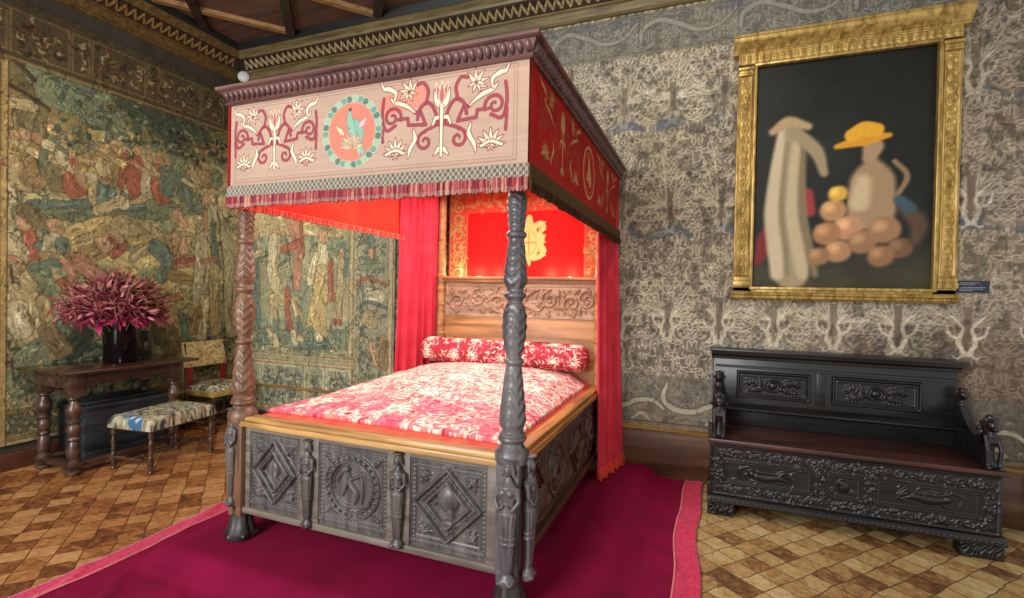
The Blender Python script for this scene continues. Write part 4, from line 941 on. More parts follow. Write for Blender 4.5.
BP = [(.80, .036), (1.18, .038), (1.20, .046), (1.22, .036), (1.30, .040), (1.46, .034), (1.48, .045), (1.50, .034), (1.62, .041), (1.74, .036), (1.76, .047), (1.78, .036), (1.90, .040), (2.05, .033), (2.07, .044), (2.09, .033), (2.3, .036), (2.62, .034)]
for cx in (3.122, 4.66):
    p = post_mesh('bed_post', cx, -.36, M['oak_head'], bed, BP, .0, nt=24)
    G().box(cx - .05, cx + .05, -.41, -.31, .10, .82, .006).build('post_block', M['oak_head'], p)

# --- headboard
hb = G().box(3.14, 4.64, -.345, -.30, .55, 1.37, .006).build('headboard', M['oak_head'], bed)
cv = Cv(3.15, 4.63, 1.365, 1.70, .0038)
cv.rect(3.17, 4.61, 1.385, 1.668, h=.006, line=.008)
rs = np.random.RandomState(2)
for k, cx in enumerate((3.30, 3.52, 3.72, 4.22, 4.42, 4.56)):
    sd = 1 if k % 2 else -1; cv.spiral(cx, 1.53 + .02 * sd, .085, PI / 2 * sd, sd, 1.4, .011, h=.020)
    for q in range(5): a = q * 1.25 + k; cv.acanthus(cx + .075 * math.cos(a), 1.53 + .075 * math.sin(a), a + .9 * sd, .085, n=3, h=.018)
    cv.ell(cx, 1.53, .018, .018, h=.018)
for _ in range(120): cv.leaf(3.2 + 1.38 * rs.rand(), 1.41 + .22 * rs.rand(), rs.rand() * 6.3, .05, .009, h=.012, bend=.4 * (rs.rand() - .5))
for s in (-1, 1):   # winged central figure
    cv.stroke([(3.98, 1.56), (3.98 + s * .06, 1.61), (3.98 + s * .14, 1.64)], [.016, .022, .008], h=.024); cv.stroke([(3.98, 1.52), (3.98 + s * .05, 1.47), (3.98 + s * .14, 1.45), (3.98 + s * .19, 1.50)], [.016, .016, .013, .007], h=.020)
    for q in range(4): cv.leaf(3.98 + s * (.05 + .025 * q), 1.61, PI / 2 + s * -.4 + PI * 0, .04, .008, h=.016)
cv.stroke([(3.98, 1.61), (3.98, 1.55), (3.98, 1.46)], [.018, .030, .014], h=.028); cv.ell(3.98, 1.635, .018, .024, h=.026)
for x in np.arange(3.19, 4.60, .026): cv.rect(x, x + .014, 1.674, 1.692, h=.007)
cv_mesh('carved_frieze', cv, lambda X, Y, H: (X, -.346 - 1.3 * H, Y), M['oak_head_carved'], hb, depth=.04, color=False)
g = G().box(3.14, 4.64, -.375, -.29, 1.70, 1.725, .005); g.box(3.13, 4.65, -.395, -.28, 1.725, 1.752, .008); g.build('headboard_ledge', M['oak_head'], hb)
for x in np.arange(3.24, 4.6, .1): pass

# --- canopy
can = empty('canopy', (3.86, -1.3, 2.1)); can.parent = bed; can.location = (3.86 - 3.82, -1.3 + 1.4, 2.1 - .10)
X0, X1, Y0, Y1 = 2.945, 4.765, -2.525, -.09
CR, PK, WH = (.60, .26, .30), (.70, .48, .42), (.86, .82, .70)
def scroll_motif(cv, cx, cz, s, red, white, flip_leaf=1, gold=False, kx=1.0):
    """a candelabrum with two facing scrolls and flowers; s scales the .95 x .38 motif"""
    o_, ow = ((.45, .12, .15), .004 * s) if not gold else ((.45, .10, .07), .003 * s)
    wk = dict(outline=o_, ow=ow); A = math.pi
    def pal(x, z, a0, ln, n, fan):      # a small palmette of pointed leaves with veins
        for q in range(n):
            a = a0 + fan * (q - (n - 1) / 2) / max(1, n - 1); cv.leaf(x, z, a, ln * (1 - .25 * abs(q - (n - 1) / 2) / n), ln * .15, white, **wk)
        for q in range(n):
            a = a0 + fan * (q - (n - 1) / 2) / max(1, n - 1); cv.stroke([(x + .2 * ln * math.cos(a), z + .2 * ln * math.sin(a)), (x + .7 * ln * math.cos(a), z + .7 * ln * math.sin(a))], .0012, np.array(white) * .72, smooth=False, alpha=.8)
    rk = dict(outline=np.array(red) * .68, ow=.0028)
    for sd in (-1, 1):
        f = lambda x, z: (cx + sd * x * s * kx, cz + z * s); m = lambda a: a if sd > 0 else A - a
        cv.stroke([f(.42, .15), f(.43, .06), f(.40, -.02), f(.33, .0)], .0065 * s, red, **rk); cv.stroke([f(.43, .02), f(.425, -.08)], .006 * s, red, **rk)
        cv.spiral(*f(.355, .045), .058 * s, A * (1.1 if sd > 0 else -.1), -sd, 1.35, .0065 * s, red, **rk)
        cv.stroke([f(.31, .03), f(.24, .03), f(.235, -.005), f(.11, -.012), f(.15, .06), f(.19, .055)], .0065 * s, red, smooth=False, **rk)
        cv.stroke([f(.02, -.02), f(.05, .06), f(.10, .10), f(.155, .07), f(.17, .02)], .007 * s, red, **rk)
        cv.stroke([f(.11, .10), f(.095, .16), f(.13, .205), f(.17, .20)], .0065 * s, red, **rk)
        cv.spiral(*f(.115, -.10), .052 * s, A / 2, -sd, 1.2, .0065 * s, red, **rk); cv.stroke([f(.01, -.01), f(.05, -.025), f(.115, -.045)], .0065 * s, red, **rk)
        cv.stroke([f(.19, .06), f(.26, .10), f(.34, .125), f(.37, .15)], [.004 * s, .012 * s, .009 * s, .003 * s], white, **wk); cv.stroke([f(.20, .065), f(.32, .115)], .0013, np.array(white) * .72)
        cv.stroke([f(.34, .13), f(.335, .175), f(.385, .20), f(.42, .205), f(.445, .245)], [.004 * s, .009 * s, .012 * s, .008 * s, .002 * s], white, **wk)
        pal(*f(.225, .165), m(.9), .075 * s, 5, 2.6); pal(*f(.235, .17), m(-1.6), .055 * s, 4, 2.4); cv.ell(*f(.23, .168), .010 * s, .010 * s, red)
        pal(*f(.33, -.15), m(A / 2), .085 * s, 7, 3.0); pal(*f(.33, -.145), m(-A / 2), .035 * s, 4, 2.2); cv.stroke([f(.27, -.15), f(.33, -.13), f(.40, -.15)], .0075 * s, white, **wk)
        cv.stroke([f(.20, -.03), f(.185, -.08), f(.22, -.13), f(.235, -.175)], [.003 * s, .011 * s, .010 * s, .003 * s], white, **wk)
        cv.leaf(*f(0, .06), A / 2 - sd * .42, .11 * s, .014 * s, white, bend=-.1 * sd, **wk); cv.leaf(*f(.0, -.13), -A / 2 + sd * .75, .065 * s, .012 * s, white, **wk); cv.stroke([f(0, .012), f(.04, .015), f(.062, -.02)], [.009 * s, .009 * s, .004 * s], white, **wk)
    cv.stroke([(cx, cz - .18 * s), (cx, cz + .0), (cx, cz + .08 * s)], [.007 * s, .009 * s, .009 * s], white, outline=o_, ow=ow)
    for a in (-.33, .33, 0): cv.leaf(cx, cz + .09 * s, PI / 2 + a, .105 * s, .016 * s, (.66, .40, .36) if not gold else white, outline=white, ow=ow)
# front: beige woven silk with applied strapwork and a bird in a wreath
cv = Cv(X0, X1, 2.165, 2.665, .0034, (.685, .575, .50))
cv.C *= (.975 + .05 * vnoise(cv.X * 2, cv.Y * 120, 4))[..., None]; cv.C *= (.96 + .08 * fbm(cv.X, cv.Y, 5, 21, 3))[..., None]
cv.rect(X0 + .045, X1 - .06, 2.205, 2.62, None); 
for a, wd in ((.035, .002), (.05, .0015)): cv.rect(X0 + a, X1 - a - .02, 2.165 + a, 2.665 - a, (.56, .42, .38), line=wd)
cv.stroke([(4.02, 2.52), (4.20, 2.55)], .05, (.86, .44, .38), alpha=.55)
cv.warp(.0012, 30, .0008, 60, 3); scroll_motif(cv, 4.325, 2.415, .93, CR, WH, kx=.84); scroll_motif(cv, 3.275, 2.415, .86, CR, WH, kx=.80)
cx, cz = 3.80, 2.412
cv.ell(cx, cz, .185, .185, (.73, .61, .53)); cv.ell(cx, cz, .145, .148, (.84, .47, .40), outline=(.60, .50, .42), ow=.004)
for k in range(30):
    t = 2 * PI * k / 30; c = ((.42, .57, .49), (.58, .68, .58), (.34, .46, .41))[k % 3]; cv.ell(cx + .168 * math.cos(t), cz + .168 * math.sin(t), .020, .017, c, outline=(.72, .70, .60), ow=.003)
cv.stroke([(cx + .07, cz - .11), (cx + .035, cz - .05), (cx + .012, cz + .01), (cx - .012, cz + .06), (cx - .008, cz + .105)], [.012, .026, .033, .018, .008], (.52, .67, .58), outline=(.34, .42, .38), ow=.003); [cv.leaf(cx - .02 + .012 * q, cz + .03 - .02 * q, -1.1 - .05 * q, .06, .007, ((.44, .58, .52), (.62, .74, .64))[q % 2]) for q in range(6)]; cv.leaf(cx - .008, cz + .115, PI, .03, .005, (.60, .50, .34)); cv.stroke([(cx + .03, cz + .05), (cx + .055, cz - .01), (cx + .05, cz - .07)], [.012, .02, .008], (.48, .66, .58), outline=(.34, .42, .38), ow=.003)
cv.ell(cx - .01, cz + .115, .009, .010, (.25, .28, .30)); cv.stroke([(cx + .0, cz - .01), (cx + .02, cz - .05)], .005, (.78, .86, .74))
for a in range(9): cv.leaf(cx + .0, cz - .08, .1 + a * .37, .075, .013, ((.78, .72, .56), (.56, .68, .56), (.88, .62, .52))[a % 3], outline=(.62, .42, .36), ow=.003)
cv.leaf(cx + .05, cz + .02, .8, .06, .014, (.78, .66, .66), outline=(.6, .4, .4), ow=.003); cv.leaf(cx - .05, cz - .01, 2.4, .07, .013, (.82, .74, .6), outline=(.62, .42, .36), ow=.003)
cv.unwarp(); cv.H = .006 * (fbm(cv.X, cv.Y * .25, 3, 9, 2) - .5)
cv_mesh('valance', cv, lambda X, Y, H: (X, Y0 - H, Y), M['embroid'], can, depth=.012)
# right side: red with gold embroidery
cv = Cv(Y0, Y1, 2.165, 2.665, .0052, (.62, .07, .06))
cv.C *= (.9 + .2 * fbm(cv.X, cv.Y, 6, 22, 3))[..., None]
GO = (.72, .55, .34)
for a, wd in ((.045, .003), (.065, .002)): cv.rect(Y0 + a, Y1 - a, 2.165 + a, 2.665 - a, (.62, .22, .15), line=wd)
scroll_motif(cv, Y0 + .56, 2.415, .92, (.64, .22, .16), GO, gold=True); scroll_motif(cv, Y1 - .56, 2.415, .92, (.64, .22, .16), GO, gold=True)
cx = (Y0 + Y1) / 2; cv.ell(cx, 2.415, .165, .165, GO, ring=.010); cv.ell(cx, 2.415, .13, .13, GO, ring=.003); cv.stroke([(cx + .03, 2.35), (cx, 2.45), (cx - .01, 2.52)], [.03, .03, .012], GO)
for a in range(9): cv.leaf(cx, 2.36, .1 + a * .37, .09, .013, GO)
cv_mesh('valance', cv, lambda X, Y, H: (X1 + H, X, Y), M['embroid'], can, depth=.012)
cv = Cv(Y0, Y1, 2.165, 2.665, .03, (.56, .085, .075)); cv_mesh('valance', cv, lambda X, Y, H: (X0 - H - .012, X, Y), M['embroid'], can, depth=-.012, flip=True)
# scarlet lining : inside faces and the roof
ly0 = 2.065
g = G(); g.box(X0 + .002, X0 + .016, Y0 + .02, Y1, ly0 + .01, 2.62, .001); g.box(X1 - .026, X1 - .014, Y0 + .02, Y1, 2.15, 2.62, .001); g.box(X0 + .02, X1 - .03, Y0 + .013, Y0 + .022, 2.15, 2.62, .001); g.box(X0 + .01, X1 - .02, Y0 + .02, Y1, 2.612, 2.63, .001)
g.build('canopy_lining', M['lining'], can)
g = G().box(X0 + .002, X1 - .004, Y0 + .004, Y1, 2.63, 2.70, .004).build('canopy_roof', M['cornice_wood'], can)
# fringes
def fringe(name, axis, a0, a1, at, ztop, zmid, zbot, ca, cb, th_cols, parent, sgn=1, step=.0042):
    cv = Cv(a0, a1, zbot, ztop, step, ca)
    lace = (cv.Y > zmid)
    pat = np.sin(cv.X * 2 * PI / .028) * np.cos((cv.Y - zmid) * 2 * PI / .034) + .5 * np.sin(cv.X * 2 * PI / .0105 + 8 * cv.Y)
    A = np.array(ca); B = np.array(cb); m = sst(-.35, .35, pat)[..., None]; cv.C = np.where(lace[..., None], A * (1 - m) + B * m, 0)
    k = np.floor(cv.X / .006 + .8 * vnoise(cv.X * 60, cv.Y * 40, 8)).astype(int); T = np.array(th_cols); r = np.random.RandomState(3).randint(0, len(T), 4000)[k % 4000]
    fl = T[r] * (.82 + .3 * vnoise(cv.X * 240, cv.Y * 12, 2))[..., None]
    tip = ((zmid - cv.Y) / (zmid - zbot)); fl = np.where((tip > .55)[..., None] & (np.sin(cv.X * 2 * PI / .018 + 5 * tip) > .2)[..., None], fl * .5 + .5 * B, fl)
    cv.C = np.where(lace[..., None], cv.C, fl)
    cv.H = np.where(lace, .004 * np.clip(pat, -.6, 1) + .003, .010 * np.abs(np.sin(cv.X * PI / .018)) ** .7 + .003 * vnoise(cv.X * 200, cv.Y * 20, 6))
    cut = zbot + .012 * vnoise(cv.X / .018, cv.X * 0, 12) + .006 * np.abs(np.cos(cv.X * PI / .018)); Z = np.maximum(cv.Y, np.minimum(cut, zmid))
    fn = (lambda X, Y, H: (X, at - sgn * H, Z)) if axis == 'x' else (lambda X, Y, H: (at + sgn * H, X, Z))
    cv2 = cv; return cv_mesh(name, cv2, fn, M['fringe'], parent, depth=.006, flip=(sgn < 0))
fringe('valance_fringe', 'x', X0 - .008, X1 + .010, Y0 - .013, 2.178, 2.118, 2.045, (.36, .33, .30), (.66, .62, .55), [(.50, .19, .23), (.58, .24, .26), (.44, .15, .20), (.68, .36, .34), (.52, .20, .24), (.72, .52, .44)], can)
fringe('valance_fringe', 'y', Y0 - .01, Y1, X1 + .013, 2.178, 2.105, 2.050, (.15, .09, .06), (.38, .28, .18), [(.22, .12, .08), (.28, .17, .11), (.18, .09, .07)], can)
fringe('lining_fringe', 'y', Y0 + .03, Y1, X0 + .018, 2.10, 2.098, 2.05, (.8, .3, .22), (.95, .6, .45), [(.84, .24, .20), (.90, .42, .32), (.78, .2, .2)], can)
# moulded cornice with a row of gadroons
g = G(); cw = .085
def ring(pr):
    """profile (p outward, z) swept round front, right and left sides with mitred corners"""
    V = []; c = [(X0, Y1 + .0, -1, 0), (X0, Y0, -1, -1), (X1, Y0, 1, -1), (X1, Y1, 1, 0)]
    for (x, y, dx, dy) in c:
        for p, z in pr: V.append((x + dx * p, y + dy * p, z))
    m = len(pr); Fc = [(j * m + i, j * m + (i + 1) % m, (j + 1) * m + (i + 1) % m, (j + 1) * m + i) for j in range(3) for i in range(m)]
    Fc += [tuple(range(m)), tuple(3 * m + i for i in range(m))[::-1]]; return V, Fc
g.add(*ring([(-.03, 2.640), (.016, 2.640), (.024, 2.648), (.020, 2.658), (.012, 2.662), (.040, 2.712), (.052, 2.714), (.060, 2.722), (.060, 2.736), (-.03, 2.736)]))
cor = g.build('canopy_cornice', M['cornice_wood'], can)
g = G(); n = 48
for i in range(n):
    x = X0 - .02 + (X1 - X0 + .04) * (i + .5) / n; g.ball((x, Y0 - .026, 2.688), .029, .60, .55, 1.0, 10, Matrix.Rotation(math.radians(28), 3, 'X'))
n = 58
for i in range(n):
    y = Y0 + (Y1 - Y0) * (i + .3) / n; g.ball((X1 + .026, y, 2.688), .029, .55, .60, 1.0, 8, Matrix.Rotation(math.radians(28), 3, 'Y'))
g.build('gadroon_moulding', M['cornice_wood'], can, fixn=False)

# --- hanging behind the headboard
cv = Cv(3.14, 4.64, 1.70, 2.62, .005, (.88, .065, .05)); cv.C *= (.94 + .12 * fbm(cv.X, cv.Y, 5, 33, 3))[..., None]
for r_ in ((3.14, 3.345, 1.7, 2.62), (4.50, 4.64, 1.7, 2.62), (3.14, 4.64, 2.36, 2.62)):
    cv.rect(*r_, (.74, .26, .18))
rs = np.random.RandomState(9)
def gold_border(x0, x1, z0, z1, n):
    for _ in range(n): cv.leaf(x0 + rs.rand() * (x1 - x0), z0 + rs.rand() * (z1 - z0), rs.rand() * 6.3, .055, .009, ((.62, .50, .28), (.54, .36, .2), (.7, .56, .36))[rs.randint(3)], bend=.35, alpha=.9)
gold_border(3.17, 3.31, 1.7, 2.6, 150); gold_border(4.53, 4.62, 1.7, 2.6, 90); gold_border(3.16, 4.62, 2.40, 2.6, 240)
for z in np.arange(1.78, 2.6, .13): cv.ell(3.24, z, .045, .05, (.66, .54, .32), ring=.006)
for r_ in ((3.335, 3.345, 1.7, 2.36), (3.15, 3.16, 1.7, 2.6), (4.50, 4.508, 1.7, 2.36)): cv.rect(*r_, (.70, .42, .24))
cxs = 3.975
for s in (-1, 1):
    cv.stroke([(cxs + s * .06, 2.22), (cxs + s * .12, 2.24), (cxs + s * .15, 2.20), (cxs + s * .11, 2.16), (cxs + s * .13, 2.10), (cxs + s * .12, 2.05), (cxs + s * .15, 2.0), (cxs + s * .12, 1.95), (cxs + s * .05, 1.92)], [.03, .03, .018, .02, .028, .024, .026, .026, .02], (.78, .65, .40))
    for a in range(8): cv.leaf(cxs + s * .10, 1.95 + a * .04, (0 if s > 0 else PI) + .5 * s * math.sin(a * 2.1), .075, .016, (.80, .68, .43))
cv.ell(cxs, 2.07, .11, .16, (.80, .68, .42)); cv.ell(cxs, 2.07, .075, .11, (.66, .50, .28), ring=.004); cv.stroke([(cxs, 2.16), (cxs, 1.98)], .006, (.64, .46, .26)); cv.stroke([(cxs - .07, 2.07), (cxs + .07, 2.07)], .006, (.64, .46, .26)); cv.stroke([(cxs, 2.22), (cxs, 2.30)], [.05, .03], (.78, .65, .40)); cv.stroke([(cxs, 1.93), (cxs + .01, 1.86)], [.03, .008], (.78, .65, .40))
cv.H = .012 * np.sin(cv.X * 9 + 2 * fbm(cv.X, cv.Y, 2, 3, 2))
cv_mesh('headboard_hanging', cv, lambda X, Y, H: (X, -.268 - H, Y), M['embroid'], can, depth=.022)

# --- bedding
x0, x1, y0, y1 = 2.945, 4.625, -2.365, -.52
def bed_z(X, Y):
    e = np.minimum.reduce([(X - x0) / .16, (x1 - X) / .16, (Y - y0) / .22, np.full_like(X, 9.)]); e = np.clip(e, 0, 1)
    dm = np.clip(1 - ((X - 3.785) / .86) ** 2, 0, 1) ** .7
    return .798 + .050 * np.sqrt(1 - (1 - e) ** 2) + (.03 + .095 * sst(-2.3, -.7, Y)) * e * dm
cv = Cv(x0 - .004, x1 + .004, y0 - .01, y1 + .22, .012)
cv.H = .004 * fbm(cv.X, cv.Y, 12, 3, 3); cv_mesh('mattress_sheet', cv, lambda X, Y, H: (X, Y, bed_z(X, Y) - .016 + H), M['scarf'], bed, depth=.0, color=False)
G().box(2.99, 4.61, -2.37, -.36, .56, .80, .03).build('mattress', M['scarf'], bed)
PKB, CRM = np.array((.86, .50, .50)), np.array((.96, .93, .83))
def lampas(cv, n, rs, ln, seed, rot=None):
    f = fbm(cv.X, cv.Y, 3.5, seed, 4)[..., None]; cv.C[:] = PKB * (.86 + .3 * f); t = sst(.46, .60, f); cv.C[:] = cv.C * (1 - .55 * t) + np.array((.90, .62, .52)) * .55 * t
    for _ in range(n):
        x = cv.x0 + rs.rand() * (cv.x1 - cv.x0); y = cv.y0 + rs.rand() * (cv.y1 - cv.y0); a = rs.rand() * 2 * PI; k = rs.rand()
        c = CRM * (.94 + .1 * rs.rand()) if k < .76 else (np.array((.86, .48, .50)) if k < .96 else np.array((.64, .14, .24)))
        cv.leaf(x, y, a, ln * (.6 + .9 * rs.rand()), ln * (.13 + .10 * rs.rand()), c, bend=.5 * (rs.rand() - .5), outline=(.80, .36, .40), ow=.0025, alpha=.95)
bc = empty('bedspread', (3.78, -1.4, .84), 'rose and cream floral silk bedspread covering the four-poster bed', 'bedspread')
cv = Cv(x0 + .035, x1 - .035, y0 + .085, y1 + .03, .0055)
rs = np.random.RandomState(21); lampas(cv, 5200, rs, .058, 61)
for k in range(12):
    cx, cy = x0 + .25 + (k % 3) * .58, y0 + .3 + (k // 3) * .42
    for a in range(9): cv.leaf(cx, cy, a * .7, .13, .022, CRM, bend=.15, outline=(.70, .20, .28), ow=.004)
    cv.ell(cx, cy, .03, .03, (.88, .66, .56), outline=CRM, ow=.012)
pw = (sst(-1.3, -2.3, cv.Y) * sst(.40, .56, fbm(cv.X, cv.Y, 9, 19, 3)))[..., None]; cv.C[:] = cv.C * (1 - .60 * pw) + np.array((.80, .24, .38)) * .60 * pw
md = np.exp(-((cv.X - 3.6) ** 2 / .5 + (cv.Y + 1.1) ** 2 / .35))[..., None]; cv.C[:] = cv.C * (1 - .16 * md) + CRM * .16 * md
wx = cv.X + .3 * fbm(cv.X, cv.Y, 2, 5, 2)
cv.H = .022 * fbm(wx, cv.Y * 2.2, 5, 14, 3) + .006 * fbm(cv.X, cv.Y, 30, 15, 2)
edge = .006 * np.sin(cv.Y * 9) 
cv_mesh('cover', cv, lambda X, Y, H: (X, Y, bed_z(X, Y) + H - .006), M['embroid'], bc, depth=.004)
bo = empty('bolster', (3.80, -.5, .94), 'red and cream patterned bolster against the carved headboard', 'pillow')
cv = Cv(-.80, .80, 0, 2 * PI * .125, .0055); cv.C[:] = np.array((.64, .20, .24)) * (.8 + .4 * fbm(cv.X, cv.Y, 8, 8, 3))[..., None]
rs = np.random.RandomState(31)
for k in range(7):
    cx = -.68 + k * .23
    for zc in (.02, .20, .38, .56, .74):
        for a in range(9): cv.leaf(cx + .05 * (k % 2), zc, a * .7, .065, .009, CRM * .97, bend=.2, outline=(.78, .3, .34), ow=.004)
        cv.ell(cx + .05 * (k % 2), zc, .026, .026, CRM, outline=(.75, .25, .3), ow=.004)
for _ in range(900): cv.leaf(-.8 + rs.rand() * 1.6, rs.rand() * .785, rs.rand() * 6.3, .05, .008, ((.90, .80, .70), (.84, .50, .50), (.62, .14, .20), (.88, .72, .62))[rs.randint(4)], bend=.3)
def bol(X, Y, H):
    e = np.clip((.80 - np.abs(X)) / .09, 0, 1); r = .118 * np.sqrt(np.clip(1 - (1 - e) ** 2, 0, 1)) * (.96 + .08 * vnoise(X * 5, Y * 6, 3)) + H + .004
    a = Y / .125; return X + 3.815, -.500 + r * 1.05 * np.sin(a), 1.062 + r * .95 * np.cos(a)
cv_mesh('cover', cv, bol, M['embroid'], bo, depth=0, flip=True)

# --- curtains
def curtain(name, top, bot, z0, z1, folds, amp, mat, label, hem=True):
    root = empty(name, ((top[0][0] + top[1][0]) / 2, (top[0][1] + top[1][1]) / 2, z0), label, 'curtain')
    nu, nv = folds * 18, 70; U, Vv = np.meshgrid(np.linspace(0, 1, nu), np.linspace(0, 1, nv))
    T0, T1, B0, B1 = (np.array(p) for p in (*top, *bot))
    t = Vv; P = ((1 - U)[..., None] * (B0 * (1 - t)[..., None] + T0 * t[..., None]) + U[..., None] * (B1 * (1 - t)[..., None] + T1 * t[..., None]))
    d = (T1 - T0) / np.linalg.norm(T1 - T0); nrm = np.array((d[1], -d[0])); ph = U * folds * 2 * PI + .8 * np.sin(U * 9 + 2 * t); off = amp * (np.sin(ph) + .35 * np.sin(2.3 * ph + 1 + t)) * (.75 + .25 * (1 - t))
    P = P + off[..., None] * nrm + (.012 * np.cos(ph) * np.sin(3 * t))[..., None] * d
    V = np.dstack([P, z0 + (z1 - z0) * t]).reshape(-1, 3)
    o = np_mesh('cloth', V, grid_quads(nv, nu), mat, root); m = o.modifiers.new('thick', 'SOLIDIFY'); m.thickness = .004
    if hem:
        k = 5; hv = np.dstack([P[:k] + nrm * .004 * 0, (z0 + (z1 - z0) * t)[:k]]); j = np.arange(k)[:, None]
        out = np.where(np.arange(nu) % 4 < 2, .010, .005)[None, :] + .012 * (k - 1 - j) / k; Hp = P[:k] + out[..., None] * nrm * 1.0
        zz = np.linspace(z0 - .012, z0 + .075, k)[:, None] * np.ones((1, nu)); V = np.dstack([Hp, zz]).reshape(-1, 3)
        o2 = np_mesh('hem_fringe', V, grid_quads(k, nu), cloth('coral_hem_fringe_' + str(len(bpy.data.materials)), (.72, .16, .13), (.86, .32, .22), .8, 60, .2), root); m = o2.modifiers.new('thick', 'SOLIDIFY'); m.thickness = .010
    return root
curtain('bed_curtain', ((2.972, -.86), (3.105, -.40)), ((2.93, -.86), (3.075, -.37)), .86, 2.60, 5, .020, M['curtain'], 'red bed curtain at the head of the bed, left side, beside the green tapestry', hem=False)
curtain('bed_curtain', ((4.675, -.62), (4.755, -.12)), ((4.735, -.66), (4.86, -.10)), .118, 2.60, 5, .018, M['curtain'], 'red bed curtain falling to the carpet on the right side of the headboard', hem=True)
# ============================================================ PLATFORM AND CARPET
dais = G().box(2.66, 5.02, -2.62, -.035, .001, .084, .012).build('bed_platform', M['skirt'], None); tag(dais, 'low wooden platform under the carpet beneath the four-poster bed', 'platform')
rx0, rx1, ry0, ry1 = 2.26, 5.53, -3.45, -.05
rug = empty('carpet', (3.9, -1.8, 0), 'magenta velvet carpet with a rose border, draped over the low platform under the bed', 'carpet')
def rug_z(X, Y):
    d = np.maximum.reduce([2.66 - X, X - 5.01, -2.62 - Y]); d = np.maximum(d, 0)
    hyp = np.where((X > 5.01) & (Y < -2.62), np.hypot(X - 5.01, Y + 2.62), np.where((X < 2.66) & (Y < -2.62), np.hypot(X - 2.66, Y + 2.62), d))
    run = .15 + .06 * (fbm(X, Y, 1.5, 3, 2)); z = .090 * (1 - sst(0, 1, np.clip(hyp / run, 0, 1))) ** .9
    f = fbm(X * 1.0, Y * 1.0, 2.6, 7, 3); wr = np.clip(hyp / .15, 0, 1)
    ridge = .012 * np.exp(-((((X * .9 + Y * .35 + .25 * f) * 3.1) % 1 - .5) / .13) ** 2) * sst(.12, .3, hyp) * sst(.75, .4, hyp)
    return z + .006 + .012 * wr * f * np.where(z < .03, .8, .25) + ridge
def thick(o): m = o.modifiers.new('thick', 'SOLIDIFY'); m.thickness = .004; m.offset = -1
def rug_xy(X, Y):
    rr = sst(5.0, 5.5, X); X2 = X + rr * (.03 * np.sin((Y + .2) * 1.9) + .01 * np.sin(Y * 7)) - sst(2.6, 2.3, X) * (.025 * np.sin(Y * 3.1 + 1)); return X2, Y
cv = Cv(rx0 + .13, rx1 - .14, ry0, ry1, .012)
def fnr(X, Y, H): a, b_ = rug_xy(X, Y); return a, b_, rug_z(X, Y) + H
thick(cv_mesh('velvet_field', cv, fnr, M['rug'], rug, color=False))
for a, b_ in ((rx0, rx0 + .134), (rx1 - .144, rx1)):
    cv = Cv(a, b_, ry0, ry1, .009); cv.H = .003 * np.sin(cv.Y * 2 * PI / .03) * .5 + .003
    if a > 4: cv.H += 0
    thick(cv_mesh('border', cv, fnr, M['rug_fringe'], rug, color=False))
PIPE = cloth('rose_piping', (.84, .42, .46), (.90, .52, .54), .8, 30, .2)
for X in (rx1 - .142, rx0 + .134):
    P = []; g = G()
    for y in np.linspace(ry0, ry1, 90): a, b_ = rug_xy(np.array(X), np.array(y)); P.append((float(a), y, float(rug_z(np.array(X), np.array(y))) + .006))
    g.tube(P, .006, 6); g.build('piping', PIPE, rug)
# ============================================================ CHEST BENCH
ben = empty('chest_bench', (6.41, -.4, 0), 'black carved wooden chest bench with a high panelled back under the gilt-framed painting', 'bench')
EB = M['ebony']
bx0, bx1 = 5.575, 7.255
def leafy(cv, x0, x1, z0, z1, n, h, rs, ln=.05):
    for _ in range(n): cv.leaf(x0 + rs.rand() * (x1 - x0), z0 + rs.rand() * (z1 - z0), rs.rand() * 6.3, ln * (.6 + .7 * rs.rand()), ln * .16, h=h * (.6 + .6 * rs.rand()), bend=.5 * (rs.rand() - .5))
def scrolls(cv, x0, x1, zc, r, h):
    n = max(1, int((x1 - x0) / (r * 2.1))); st = (x1 - x0) / n
    for i in range(n):
        cx = x0 + st * (i + .5); sd = 1 if i % 2 else -1; cv.spiral(cx, zc, r * .9, PI / 2 * sd, sd, 1.1, r * .16, h=h); cv.leaf(cx + st * .3, zc, .8 * sd, r * 1.1, r * .2, h=h); cv.leaf(cx + st * .1, zc, -2 * sd, r * 1.0, r * .2, h=h)
rs = np.random.RandomState(77)
cv = Cv(bx0, bx1, .145, .525, .0042)
cv.H += .001 * fbm(cv.X, cv.Y, 30, 2, 2)
for (a, b_) in ((5.668, 6.232), (6.310, 6.520), (6.60, 7.155)):
    cv.rect(a, b_, .245, .415, h=.013, line=.007); cv.rect(a + .018, b_ - .018, .263, .397, h=.006, line=.003)
scrolls(cv, 5.62, 7.21, .462, .030, .010); scrolls(cv, 5.62, 7.21, .200, .030, .010); leafy(cv, 5.62, 7.19, .43, .48, 150, .010, rs, .04); leafy(cv, 5.62, 7.19, .175, .22, 150, .010, rs, .04)
cv.rect(5.59, 7.24, .158, .512, h=.010, line=.005)
for x in (5.625, 6.27, 6.56, 7.20): leafy(cv, x - .03, x + .03, .24, .42, 34, .012, rs, .04)
def reclining(cx, z, s):
    cv.ell(cx - s * .10, z + .012, .026, .026, h=.030); cv.stroke([(cx - s * .07, z), (cx, z - .006), (cx + s * .08, z + .004), (cx + s * .15, z - .02)], [.026, .030, .022, .010], h=.028)
    cv.stroke([(cx - s * .05, z - .01), (cx - s * .10, z - .045)], [.012, .008], h=.018); cv.stroke([(cx + s * .07, z + .01), (cx + s * .11, z + .045), (cx + s * .16, z)], [.014, .012, .007], h=.020)
    cv.stroke([(cx - s * .17, z - .03), (cx - s * .18, z + .03), (cx - s * .12, z + .055)], [.006, .010, .005], h=.012)
    leafy(cv, cx - .2, cx + .17, z - .05, z + .05, 14, .007, rs, .05)
